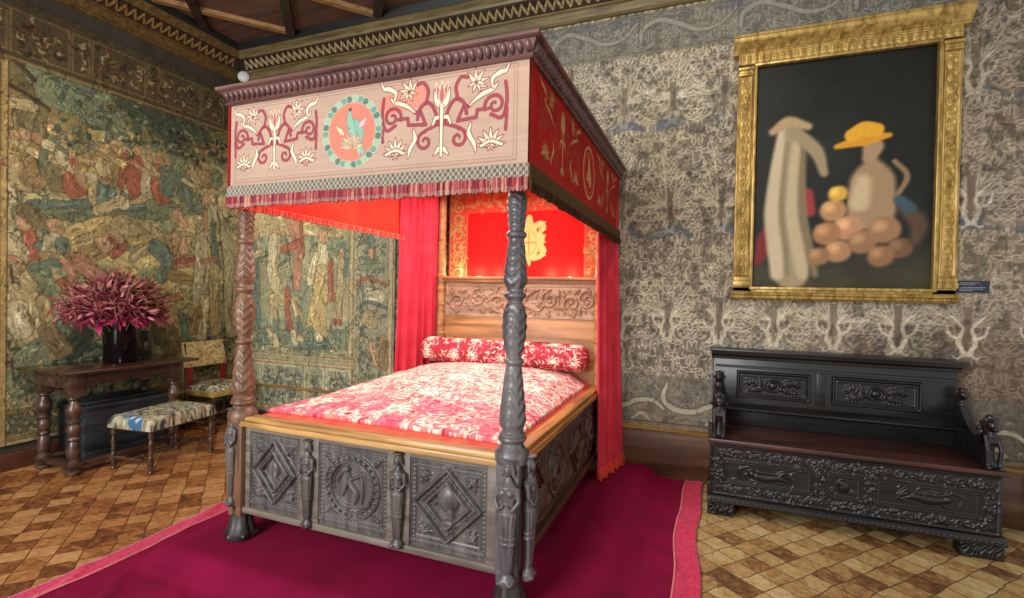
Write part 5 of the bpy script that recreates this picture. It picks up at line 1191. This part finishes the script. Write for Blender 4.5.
reclining(5.95, .325, 1); reclining(6.88, .330, -1); cv.ell(6.415, .335, .038, .045, h=.030); cv.ell(6.40, .35, .012, .012, h=.036); leafy(cv, 6.34, 6.48, .28, .38, 14, .009, rs, .04)
ch = cv_mesh('carved_chest_front', cv, lambda X, Y, H: (X, -.638 - H, Y), EB, ben, depth=.03, color=False)
g = G().box(bx0, bx1, -.63, -.09, .10, .532, .004).build('chest', EB, ben)
g = G(); pr = [(-.60, .10), (-.668, .10), (-.676, .112), (-.672, .128), (-.655, .142), (-.645, .150), (-.60, .15)]; g.extrude(pr, bx0 - .02, bx1 + .02, 'x')
g.build('base_moulding', EB, ben)
n = 56; g = G()
for i in range(n): g.ball((bx0 + (bx1 - bx0) * (i + .5) / n, -.672, .124), .014, 1, .55, .8, 8)
g.build('gadroon_moulding', EB, ben, fixn=False)
g = G().box(5.555, 7.275, -.672, -.13, .532, .566, .008).build('seat', M['ebony_seat'], ben)
for xa, xb in ((5.56, 5.74), (7.05, 7.27)):
    cv = Cv(xa, xb, .0, .10, .004); 
    for k in range(5): cv.leaf(xa + .01 + k * (xb - xa - .02) / 5, .015 + .01 * (k % 2), 1.0, .085, .018, h=.022)
    cv.ell(xa + .03, .045, .03, .03, h=.024, ring=.008)
    f = cv_mesh('foot', cv, lambda X, Y, H: (X, -.645 - H, Y + .001), EB, ben, depth=.10, color=False)
    G().box(xa, xb, -.25, -.12, .001, .10, .006).build('foot', EB, ben)
# back
bk = G().box(5.585, 7.195, -.165, -.055, .566, 1.115, .005).build('backrest', EB, ben)
g = G(); g.extrude([(-.165, 1.10), (-.175, 1.105), (-.178, 1.125), (-.20, 1.14), (-.205, 1.165), (-.06, 1.165), (-.06, 1.10)], 5.57, 7.21, 'x'); g.box(5.55, 7.235, -.225, -.045, 1.163, 1.185, .006); g.build('top_moulding', M['ebony_top'] if 'ebony_top' in M else EB, bk)
g = G(); g.extrude([(-.16, .68), (-.19, .685), (-.215, .70), (-.215, .715), (-.195, .725), (-.18, .745), (-.16, .75)], 5.60, 7.18, 'x'); g.extrude([(-.16, 1.03), (-.18, 1.035), (-.176, 1.05), (-.16, 1.055)], 5.60, 7.18, 'x'); g.build('ledge_moulding', EB, bk)
for k, (xa, xb) in enumerate(((5.762, 6.285), (6.425, 6.99))):
    cv = Cv(xa, xb, .795, 1.015, .0042)
    cv.rect(xa + .012, xb - .012, .807, 1.003, h=.020, line=.011); cv.rect(xa + .04, xb - .04, .835, .975, h=.008, line=.004)
    cx, cz = (xa + xb) / 2, .905; rs = np.random.RandomState(4 + k)
    cv.ell(cx, cz, .06, .045, h=.018, ring=.008); cv.ell(cx, cz, .030, .028, h=.022)
    for s in (-1, 1):
        cv.spiral(cx + s * .12, cz, .05, PI if s < 0 else 0, s, 1.2, .009, h=.018)
        cv.acanthus(cx + s * .06, cz + .01, PI / 2 - s * 1.3, .14, n=4, h=.018); cv.acanthus(cx + s * .06, cz - .02, -PI / 2 + s * 1.3, .13, n=4, h=.016); cv.leaf(cx + s * .15, cz + .03, PI / 2 - s * 2.0, .06, .012, h=.016)
    cv_mesh('carved_back_panel', cv, lambda X, Y, H: (X, -.169 - H, Y), M['ebony'], bk, depth=.012, color=False)
g = G().box(6.325, 6.385, -.178, -.16, .78, 1.03, .003).build('centre_stile', EB, bk)
# arms: scrolled side with a crouching lion carved on the front
for s, xc in ((1, 5.625), (-1, 7.20)):
    arm = G()
    P = [(-.16, .566), (-.16, .93), (-.19, .935), (-.23, .90), (-.30, .83), (-.38, .765), (-.46, .735), (-.53, .75), (-.57, .79), (-.61, .80), (-.645, .775), (-.65, .73), (-.62, .70), (-.585, .70), (-.60, .65), (-.625, .60), (-.63, .566)]
    arm.extrude(P, xc - .024, xc + .024, 'x')
    for k in range(2): arm.lathe([(.036, -.03), (.045, -.02), (.045, .02), (.036, .03)], n=14); arm.xf(Matrix.Translation((xc, -.60, .745)) @ Matrix.Rotation(PI / 2, 4, 'Y'), len(arm.v) - 56)
    a_ = arm.build('arm', EB, ben)
    K = G(); K.lathe([(.030, 0), (.034, .02), (.020, .045), (.026, .07)], xc, -.225, 12, z0=.87); K.ball((xc, -.235, .955), .034, .85, .95, 1.05, 12); K.ball((xc, -.262, .95), .012, n=8); K.ball((xc, -.225, .99), .028, 1, 1, .55, 10)
    for q in (-1, 1): K.ball((xc + q * .028, -.225, .955), .013, n=8)
    K.build('carved_head', EB, a_, voxel=.0045, fixn=False)
    L2 = G()
    L2.lathe([(.045, 0), (.05, .03), (.034, .07), (.030, .12), (.042, .17), (.046, .21), (.026, .245)], xc, -.605, 12, z0=.566, sx=.8)
    L2.ball((xc, -.625, .835), .040, .9, 1, 1.0, 12); L2.ball((xc, -.61, .825), .050, .95, .7, 1.05, 12); L2.ball((xc, -.665, .820), .020, 1, 1, .8, 8); L2.ball((xc, -.60, .885), .026, 1, 1, .6, 8)
    for q in (-1, 1): L2.ball((xc + q * .028, -.61, .868), .013, n=8); L2.tube([(xc + q * .03, -.62, .77), (xc + q * .034, -.66, .69), (xc + q * .03, -.655, .60)], [.018, .014, .016], 8); L2.ball((xc + q * .03, -.665, .582), .019, 1, 1.3, .7, 8)
    for q in range(5): L2.ball((xc + .05 * math.cos(q * PI / 4), -.585, .81 + .05 * math.sin(q * PI / 4)), .016, n=8)
    L2.build('carved_lion', EB, a_, voxel=.0045, fixn=False)

# ============================================================ PAINTING
pic = empty('framed_painting', (6.46, -.02, 1.6), 'large dark oil painting in an architectural gilt frame above the black bench', 'painting')
px0, px1, pz0, pz1 = 5.86, 7.06, 1.69, 3.50
cv = Cv(px0 - .02, px1 + .02, pz0 - .02, pz1 + .02, .0055, (.1, .1, .1))
f = fbm(cv.X, cv.Y, 3, 81, 4)[..., None]; cv.C[:] = np.array((.10, .105, .095)) * (.75 + .5 * f)
cv.C[:] = cv.C + np.array((.16, .15, .09)) * (sst(2.15, 1.72, cv.Y) * .9)[..., None] * (.5 + f)
cv.C[:] = cv.C + np.array((.04, .055, .045)) * (np.exp(-((cv.X - 6.3) ** 2 / .05 + (cv.Y - 2.9) ** 2 / .2)))[..., None] * f * 1.5
def soft(pts, r, col, ed=.02, al=1.0): cv.stroke(pts, r, col, aa=ed, alpha=al)
# plain still life: a hanging cream cloth, a pale jug, fruit, a straw hat and a red cloth on a mossy bank
soft([(5.90, 1.90), (5.97, 2.08), (6.04, 2.22)], [.03, .08, .05], (.46, .13, .15), .03); soft([(6.27, 2.30), (6.24, 2.44)], [.04, .05], (.58, .20, .20), .03)
for k, (dx, wd, c) in enumerate(((0, .15, (.60, .54, .42)), (-.07, .06, (.74, .68, .56)), (.05, .05, (.70, .64, .51)), (.11, .03, (.48, .42, .31)), (-.02, .02, (.50, .45, .34)))):
    soft([(6.12 + dx, 2.98 - .03 * k), (6.10 + dx, 2.65), (6.09 + dx * 1.15, 2.3), (6.13 + dx * 1.3, 2.0), (6.15 + dx * 1.5, 1.80)], [wd * .45, wd * .8, wd, wd * 1.05, wd * .8], c, .035)
soft([(6.14, 2.95), (6.30, 2.78), (6.36, 2.60)], [.05, .05, .03], (.58, .52, .40), .03); soft([(5.99, 2.96), (6.10, 3.03), (6.24, 2.98)], [.03, .045, .03], (.66, .56, .42), .03)
soft([(6.68, 2.62), (6.68, 2.50), (6.68, 2.30)], [.07, .15, .16], (.60, .50, .38), .04); soft([(6.62, 2.52), (6.60, 2.36)], [.05, .07], (.74, .66, .52), .05); soft([(6.66, 2.70), (6.68, 2.78)], [.05, .07], (.62, .52, .40), .03); soft([(6.82, 2.66), (6.90, 2.54), (6.83, 2.38)], [.018, .02, .018], (.52, .43, .32), .02)
for (x, z, r, c) in ((6.42, 2.30, .085, (.66, .50, .34)), (6.52, 2.16, .095, (.70, .52, .38)), (6.38, 2.12, .09, (.60, .44, .30)), (6.46, 1.98, .085, (.64, .48, .34)), (6.62, 2.05, .09, (.56, .42, .30)), (6.76, 2.14, .10, (.58, .44, .31)), (6.86, 2.00, .075, (.44, .32, .23)), (6.74, 1.94, .08, (.54, .40, .28)), (6.33, 1.94, .07, (.56, .42, .28)), (6.45, 2.43, .06, (.78, .62, .26))):
    soft([(x, z), (x + .015, z + .005)], r, c, .03); soft([(x - r * .3, z + r * .3), (x - r * .2, z + r * .35)], r * .4, np.clip(np.array(c) * 1.2 + .04, 0, 1), .05)
soft([(6.44, 2.80), (6.62, 2.84), (6.78, 2.86)], [.02, .05, .02], (.80, .56, .15), .02); soft([(6.54, 2.88), (6.62, 2.92), (6.70, 2.91)], [.05, .06, .05], (.84, .62, .18), .02)
soft([(6.90, 2.30), (6.98, 2.18), (6.96, 2.06)], [.05, .06, .04], (.34, .26, .20), .05); soft([(6.86, 2.36), (6.92, 2.30)], [.04, .04], (.22, .32, .36), .03)
cv.H = .0008 * fbm(cv.X, cv.Y, 60, 6, 2)
cv_mesh('canvas', cv, lambda X, Y, H: (X, -.045 - H, Y), M['oil'], pic, depth=.01)
GD = M['gold']
fr = G()
fr.box(px0 - .14, px0, -.085, -.02, 1.655, 3.53, .003); fr.box(px1, px1 + .14, -.085, -.02, 1.655, 3.53, .003); fr.box(px0 - .14, px1 + .14, -.085, -.02, 3.50, 3.58, .003); fr.box(px0 - .14, px1 + .14, -.085, -.02, 1.64, 1.69, .003)
fr = fr.build('frame', GD, pic)
g = G()
for a, b_, c, d in ((px0 - .022, px0 + .004, pz0, pz1), (px1 - .004, px1 + .022, pz0, pz1)): g.box(a, b_, -.105, -.05, c, d, .008)
for z in (pz0 - .02, pz1 - .006): g.box(px0 - .022, px1 + .022, -.105, -.05, z, z + .026, .008)
g.build('inner_moulding', GD, fr)
for xa, xb in ((px0 - .132, px0 - .03), (px1 + .03, px1 + .132)):
    cv = Cv(xa, xb, 1.78, 3.42, .0042); cv.rect(xa + .008, xb - .008, 1.79, 3.41, h=.008, line=.005); cx = (xa + xb) / 2
    for k in range(18):
        z = 1.84 + k * .088; cv.ell(cx, z, .024, .030, h=.012, ring=.006); cv.ell(cx, z, .011, .014, h=.016)
        for s in (-1, 1): cv.leaf(cx, z + .044, PI / 2 + s * .9, .03, .007, h=.010); cv.leaf(cx, z + .044, -PI / 2 + s * .9, .03, .007, h=.010)
    cv_mesh('carved_pilaster', cv, lambda X, Y, H: (X, -.087 - H, Y), GD, fr, depth=.006, color=False)
    g = G(); g.box(xa - .006, xb + .006, -.108, -.08, 3.425, 3.445, .003); g.box(xa, xb, -.100, -.08, 3.445, 3.47, .003); g.box(xa - .01, xb + .01, -.115, -.08, 3.47, 3.495, .004); g.build('capital', GD, fr); g = G(); g.box(xa - .006, xb + .006, -.108, -.08, 1.74, 1.772, .003); g.box(xa - .01, xb + .01, -.112, -.08, 1.70, 1.74, .003); g.build('pilaster_base', GD, fr)
cv = Cv(px0 - .135, px1 + .135, 3.515, 3.605, .0045)
for k in range(30):
    x = px0 - .11 + k * .0488; cv.acanthus(x, 3.522, PI / 2, .075, n=3, h=.012)
cv.rect(px0 - .135, px1 + .135, 3.519, 3.601, h=.006, line=.004); cv_mesh('carved_entablature', cv, lambda X, Y, H: (X, -.088 - H, Y), GD, fr, depth=.05, color=False)
g = G(); pr = [(-.02, 3.60), (-.10, 3.60), (-.108, 3.615), (-.125, 3.63), (-.165, 3.665), (-.175, 3.675), (-.178, 3.70), (-.185, 3.705), (-.185, 3.722), (-.02, 3.722)]
g.extrude(pr, px0 - .175, px1 + .175, 'x'); g.build('cornice', GD, fr)
g = G()
for k in range(64): g.ball((px0 - .15 + k * .0238, -.112, 3.617), .009, n=6)
g.build('bead_moulding', GD, fr, fixn=False)
g = G(); g.extrude([(-.02, 1.655), (-.115, 1.655), (-.125, 1.645), (-.12, 1.63), (-.105, 1.622), (-.105, 1.605), (-.09, 1.59), (-.02, 1.59)], px0 - .15, px1 + .15, 'x')
sill = g.build('sill', GD, pic)
g = G()
for k in range(58): g.ball((px0 - .13 + k * .0257, -.112, 1.612), .0095, 1, .9, .9, 6)
g.build('bead_moulding', M['gold'], sill, fixn=False)
# label beside the frame
lab = empty('wall_label', (7.32, -.012, 1.67), 'small dark blue printed wall label beside the lower right corner of the gilt frame', 'label')
G().box(7.228, 7.414, -.022, -.010, 1.672, 1.760, .003).build('plate', wood('label_blue', (.10, .13, .20), (.13, .17, .24), .35, 5, 0, .0), lab)
g = G()
for z, a, b_ in ((1.742, .012, .13), (1.731, .012, .10), (1.709, .012, .165), (1.697, .012, .15), (1.685, .012, .09)):
    x = a
    while x < b_: wl = .008 + .014 * random.random(); g.box(7.228 + x, 7.228 + min(x + wl, b_), -.0232, -.0215, z, z + .0045, 0); x += wl + .004
g.build('lettering', wood('label_print', (.55, .58, .62), (.62, .65, .68), .5, 5), lab)
# smoke detector in the corner
sd = G(); sd.lathe([(.060, 0), (.066, .008), (.066, .022), (.052, .036), (.03, .044), (.004, .046)], n=24); sd.lathe([(.02, .04), (.022, .052), (.004, .056)], n=16)
sd.xf(Matrix.Translation((.13, -.075, 4.20)) @ Matrix.Rotation(math.radians(90), 4, 'X') @ Matrix.Rotation(math.radians(35), 4, 'Y'))
tag(sd.build('smoke_detector', wood('white_plastic', (.80, .81, .80), (.86, .87, .86), .4, 3, 2, 0)), 'white round detector on the cornice in the room corner above the bed', 'detector')

# ============================================================ TABLE BY THE LEFT WALL
tb = empty('side_table', (.45, -1.62, 0), 'dark turned-leg wooden table against the tapestry holding the vase of flowers', 'table')
tx0, tx1, ty0, ty1 = .08, .77, -2.21, -1.08
g = G().box(tx0, tx1, ty0, ty1, .858, .885, .006).build('tabletop', M['walnut_top'], tb)
g = G().box(tx0 + .07, tx1 - .12, ty0 + .1, ty0 + .125, .73, .858, .002); g.box(tx0 + .07, tx1 - .12, ty1 - .125, ty1 - .1, .73, .858, .002); 
def apron(x):
    P = [(ty0 + .1, .858), (ty1 - .1, .858), (ty1 - .1, .70)]
    for t in np.linspace(0, 1, 41)[1:-1]: P.append((ty1 - .1 - t * (ty1 - ty0 - .2), .735 + .022 * math.cos(t * PI * 8) * (1 - abs(2 * t - 1)) + .03 * (1 - abs(2 * t - 1)) ** .5 - .02))
    P.append((ty0 + .1, .70)); return P[::-1]
g.extrude(apron(0), tx1 - .145, tx1 - .12, 'x'); g.extrude(apron(0), tx0 + .07, tx0 + .09, 'x'); g.build('apron', M['walnut'], tb)
LP = [(.050, .10), (.050, .115), (.036, .13), (.046, .16), (.050, .20), (.044, .26), (.034, .285), (.048, .30), (.048, .31), (.036, .325), (.046, .35), (.052, .38), (.046, .41), (.034, .43), (.050, .445), (.050, .46), (.035, .475), (.052, .52), (.058, .545), (.052, .57), (.036, .60), (.030, .625), (.046, .64), (.046, .65), (.04, .66)]
lx = (tx0 + .105, tx1 - .165); ly = (ty0 + .145, ty1 - .145)
for a in lx:
    for b_ in ly:
        g = G().lathe(LP, a, b_, 20); g.box(a - .052, a + .052, b_ - .052, b_ + .052, .655, .858, .005); g.box(a - .05, a + .05, b_ - .05, b_ + .05, .045, .105, .005); g.lathe([(.045, .001), (.056, .012), (.056, .03), (.04, .047)], a, b_, 16); g.build('leg', M['walnut'], tb)
for b_ in ly: G().box(lx[0] + .05, lx[1] - .05, b_ - .03, b_ + .03, .055, .105, .005).build('stretcher', M['walnut'], tb)
for a in lx: G().box(a - .03, a + .03, ly[0] + .05, ly[1] - .05, .055, .105, .005).build('stretcher', M['walnut'], tb)
# iron chest/box seen in the shade below
bx = empty('storage_chest', (.30, -1.55, 0), 'low blue-grey chest standing in the shade under the side table', 'chest')
SG = wood('slate_painted_wood', (.10, .115, .13), (.22, .245, .27), .45, 7, 1, .2)
G().box(.06, .44, -1.90, -1.18, .115, .47, .008).build('body', SG, bx); g = G().box(.05, .45, -1.91, -1.17, .47, .52, .01); g.box(.09, .41, -1.87, -1.21, .52, .55, .01); g.build('lid', SG, bx); G().box(.07, .43, -1.89, -1.19, .002, .115, .006).build('base', SG, bx)

# --- vase with burgundy foliage
vg, nt, b = nodes('smoked_vase_glass'); b.inputs['Base Color'].default_value = L4((.12, .09, .10)); b.inputs['Roughness'].default_value = .05; b.inputs['Transmission Weight'].default_value = .55; b.inputs['IOR'].default_value = 1.3; b.inputs['Specular IOR Level'].default_value = .8
VX, VY = .42, -1.60
va = empty('flower_vase', (VX, VY, .886), 'dark glass cylinder vase on the side table below the burgundy arrangement', 'vase')
g = G().lathe([(.128, .887), (.134, .892), (.138, 1.24), (.144, 1.255), (.136, 1.258), (.130, 1.24), (.124, .91), (.01, .905)], VX, VY, 32); g.build('glass', vg, va, sharp=50)
G().lathe([(.119, .912), (.124, 1.20), (.003, 1.20)], VX, VY, 24).build('dark_filling', cloth('wine_dark_foliage', (.10, .02, .05), (.20, .05, .09), .5, 30, 0), va)
fl = empty('flower_arrangement', (VX, VY, 1.15), 'bushy arrangement of burgundy and pink leafy flowers in the dark vase', 'flowers')
LM = [cloth('burgundy_leaf', (.30, .06, .12), (.50, .16, .23), .5, 9, .1), cloth('mauve_pink_leaf', (.58, .30, .35), (.76, .50, .50), .55, 9, .1), cloth('magenta_bloom', (.55, .10, .28), (.74, .26, .42), .5, 9, .1), cloth('olive_leaf', (.42, .42, .22), (.58, .55, .32), .55, 9, .1), cloth('dusky_brown_leaf', (.40, .22, .20), (.55, .34, .28), .6, 9, .1)]
def spray(n, mi, name, lo, hi, ln, wd, rs, rad):
    V = []; Fc = []
    for _ in range(n):
        th = rs.rand() * 2 * PI; ph = lo + (hi - lo) * rs.rand(); d = np.array((math.cos(th) * math.cos(ph), math.sin(th) * math.cos(ph), math.sin(ph))); q = rad * (.45 + .55 * rs.rand() ** .6)
        base = np.array((VX + .02, VY - .05, 1.33)) + d * q * (.80, 1.0, .80); dr = d * .55 + .75 * rs.randn(3); dr /= np.linalg.norm(dr); L_ = ln * (.5 + .8 * rs.rand()); sd = np.cross(dr, rs.randn(3)); sd /= np.linalg.norm(sd); up = np.cross(sd, dr); w_ = wd * (.6 + .7 * rs.rand()); bend = .35 * rs.randn(); k0 = len(V)
        for k in range(5):
            t = k / 4; c = base + dr * L_ * t + up * L_ * bend * t * t; ww = w_ * math.sin(PI * min(.12 + t * .86, .97)); V += [c - sd * ww, c + up * ww * .35, c + sd * ww]
        for k in range(4):
            a = k0 + 3 * k; Fc += [(a, a + 1, a + 4, a + 3), (a + 1, a + 2, a + 5, a + 4)]
    V = np.array(V); V[:, 0] = np.maximum(V[:, 0], .07); o = np_mesh(name, V, np.array(Fc), LM[mi], fl); return o
rs = np.random.RandomState(12)
tag(spray(1000, 0, 'burgundy_foliage', -.15, 1.5, .10, .013, rs, .37), kind='stuff'); tag(spray(1000, 1, 'pink_foliage', -.1, 1.5, .085, .012, rs, .41), kind='stuff'); tag(spray(260, 2, 'magenta_petals', -.35, .25, .11, .020, rs, .28), kind='stuff'); tag(spray(120, 3, 'green_foliage', -.1, 1.2, .15, .011, rs, .34), kind='stuff'); tag(spray(500, 4, 'brown_foliage', .1, 1.5, .11, .007, rs, .46), kind='stuff')
g = G()
for _ in range(44):
    th = rs.rand() * 2 * PI; ph = .1 + 1.3 * rs.rand(); d = Vector((math.cos(th) * math.cos(ph) * .85, math.sin(th) * math.cos(ph), math.sin(ph) * .85)) * .34; p = Vector((VX, VY, 1.0)); e = Vector((max(VX + d.x, .08), VY + d.y, 1.23 + d.z))
    g.tube([p + Vector((d.x * .1, d.y * .1, 0)), p.lerp(e, .5) + Vector((0, 0, .05)), e], [.004, .003, .002], 5)
tag(g.build('stems', LM[3], fl, fixn=False), kind='stuff')
pt = empty('glass_jar', (.24, -1.27, .886), 'small dull green glass jar on the side table to the right of the flowers', 'jar')
G().lathe([(.045, .887), (.06, .90), (.075, .96), (.078, 1.02), (.060, 1.08), (.040, 1.10), (.040, 1.13), (.050, 1.145), (.030, 1.145), (.03, 1.1)], .24, -1.27, 24).build('body', wood('dull_green_glaze', (.20, .22, .19), (.34, .34, .28), .2, 4, 2, 0, .3), pt)

# ============================================================ STOOL
st = empty('footstool', (.92, -1.52, 0), 'stool with blue and cream floral needlework seat on turned legs before the side table', 'stool', rz=math.radians(7))
SW, SL = .235, .335
cv = Cv(-SW - .025, SW + .025, -SL - .02, SL + .02, .0065, (.62, .60, .50)); rs = np.random.RandomState(41)
NC = [(.74, .72, .62), (.14, .16, .18), (.40, .45, .40), (.66, .62, .48), (.22, .27, .30), (.78, .76, .68), (.52, .50, .36), (.55, .36, .28)]
for _ in range(1100): cv.leaf(cv.x0 + rs.rand() * .55, cv.y0 + rs.rand() * .75, rs.rand() * 6.3, .045, .010, NC[rs.randint(8)], bend=.4 * (rs.rand() - .5))
for x, y in ((.03, -.32), (-.06, -.29), (.10, -.33)): cv.ell(x, y, .045, .035, (.25, .41, .54)); cv.leaf(x - .03, y, .4, .06, .011, (.72, .78, .80))
def cush(w_, l_, zt, zb, dome):
    def fn(X, Y, H):
        ex = np.clip((np.abs(X) - w_ + .045) / .045, 0, 1); ey = np.clip((np.abs(Y) - l_ + .045) / .045, 0, 1); e = np.clip(np.hypot(ex, ey), 0, 1.3); over = np.clip(np.maximum((np.abs(X) - w_), (np.abs(Y) - l_)) / .02, 0, 1)
        z = zt - (zt - zb) * .45 * (1 - np.sqrt(np.clip(1 - np.minimum(e, 1) ** 2, 0, 1))) + dome * (1 - (X / w_) ** 2) * (1 - (Y / l_) ** 2) * .5 + H
        z = np.where(over > 0, zb + (z - zb) * (1 - over), z); return np.clip(X, -w_, w_), np.clip(Y, -l_, l_), z
    return fn
# a padded seat: top sheet that turns down over the sides
cv_mesh('seat_cushion', cv, cush(SW, SL, .475, .37, .03), M['upholstery'], st, depth=0)
bpy.context.view_layer.update()
for o in [x for x in st.children]:
    V = np.zeros(len(o.data.vertices) * 3, np.float32); o.data.vertices.foreach_get('co', V); V = V.reshape(-1, 3); V += np.array(st.location, np.float32); o.data.vertices.foreach_set('co', V.ravel())
G().box(-SW + .006, SW - .006, -SL + .006, SL - .006, .355, .40, .01).build('seat_frame', M['walnut'], st, org=False)
SP = [(.018, .001), (.022, .012), (.014, .03), (.020, .045), (.020, .05), (.021, .10), (.021, .14), (.013, .155), (.019, .175), (.013, .195), (.022, .24), (.016, .275), (.011, .29), (.019, .305), (.021, .32), (.021, .37)]
lgw, lgl = SW - .03, SL - .03
for a in (-1, 1):
    for b_ in (-1, 1): G().lathe(SP, a * lgw, b_ * lgl, 14).box(a * lgw - .019, a * lgw + .019, b_ * lgl - .019, b_ * lgl + .019, .085, .135, .003).build('leg', M['oak_side'], st, org=False)
def turned(p, q, r, mat, parent, nb=7):
    P = []; R = []; p = Vector(p); q = Vector(q)
    for i in range(nb * 8 + 1): t = i / (nb * 8); P.append(p.lerp(q, t)); R.append(r * (.72 + .42 * abs(math.sin(t * PI * nb))))
    return G().tube(P, R, 10).build('stretcher', mat, parent, org=False, fixn=False)
for b_ in (-1, 1): turned((-lgw, b_ * lgl, .11), (lgw, b_ * lgl, .11), .016, M['oak_side'], st, 5)
turned((0, -lgl, .11), (0, lgl, .11), .016, M['oak_side'], st, 9)

# ============================================================ LOW-BACKED CHAIR
chx = empty('side_chair', (.325, -.52, 0), 'low-backed chair with faded yellow upholstered back and needlework cushion in the room corner', 'chair', rz=0)
cw = .255
cv = Cv(-cw, cw, .0, .28, .006, (.78, .71, .50)); rs = np.random.RandomState(51)
for _ in range(260): cv.leaf(-cw + rs.rand() * 2 * cw, rs.rand() * .28, rs.rand() * 6.3, .05, .009, ((.84, .78, .58), (.66, .58, .38), (.72, .68, .50), (.60, .46, .30))[rs.randint(4)], bend=.4)
cv.H = .018 * np.sqrt(np.clip(1 - (cv.X / cw) ** 6, 0, 1)) * np.sqrt(np.clip(1 - (2 * cv.Y / .28 - 1) ** 6, 0, 1))
def cadd(o):
    V = np.zeros(len(o.data.vertices) * 3, np.float32); o.data.vertices.foreach_get('co', V); V = V.reshape(-1, 3) + np.array(chx.location, np.float32); o.data.vertices.foreach_set('co', V.ravel()); return o
cadd(cv_mesh('backrest', cv, lambda X, Y, H: (-.185 + H - .05 * (Y / .28), X, .69 + Y), M['upholstery'], chx, depth=.03))
REDV = cloth('faded_red_velvet', (.42, .07, .07), (.58, .13, .11), .8, 9, .4)
for s in (-1, 1):
    G().tube([(-.20, s * (cw - .02), .001), (-.19, s * (cw - .02), .42), (-.20, s * (cw - .02), .70), (-.235, s * (cw - .02), .96)], [.019, .02, .02, .018], 8).build('back_post', M['oak_side'], chx, org=False, fixn=False)
    G().box(-.205, -.175, s * (cw - .045) - .03, s * (cw - .045) + .03, .47, .69, .008).build('velvet_pad', REDV, chx, org=False)
G().box(-.20, .25, -cw, cw, .395, .455, .012).build('seat', cloth('gold_gimp_cloth', (.50, .40, .22), (.68, .57, .34), .85, 20, .1), chx, org=False)
cv = Cv(-.20, .225, -.235, .235, .0065, (.60, .58, .48))
for _ in range(420): cv.leaf(-.2 + rs.rand() * .42, -.235 + rs.rand() * .47, rs.rand() * 6.3, .05, .012, NC[rs.randint(8)], bend=.3)
cadd(cv_mesh('seat_cushion', cv, lambda X, Y, H: (X, Y, .455 + .075 * np.clip((1 - ((X - .0125) / .2125) ** 4) * (1 - (Y / .235) ** 4), 0, 1) ** .5), M['upholstery'], chx, depth=0))
CP = [(.024, .001), (.028, .015), (.016, .035), (.026, .06), (.026, .12), (.016, .135), (.024, .155), (.016, .18), (.027, .23), (.017, .28), (.024, .30), (.016, .32), (.026, .34), (.026, .40)]
for s in (-1, 1): G().lathe(CP, .22, s * (cw - .03), 14).build('leg', M['oak_side'], chx, org=False)
for s in (-1, 1): turned((-.18, s * (cw - .03), .10), (.22, s * (cw - .03), .10), .016, M['oak_side'], chx, 6)
turned((.22, -cw + .03, .22), (.22, cw - .03, .22), .018, M['oak_side'], chx, 7); turned((.02, -cw + .03, .10), (.02, cw - .03, .10), .015, M['oak_side'], chx, 7)
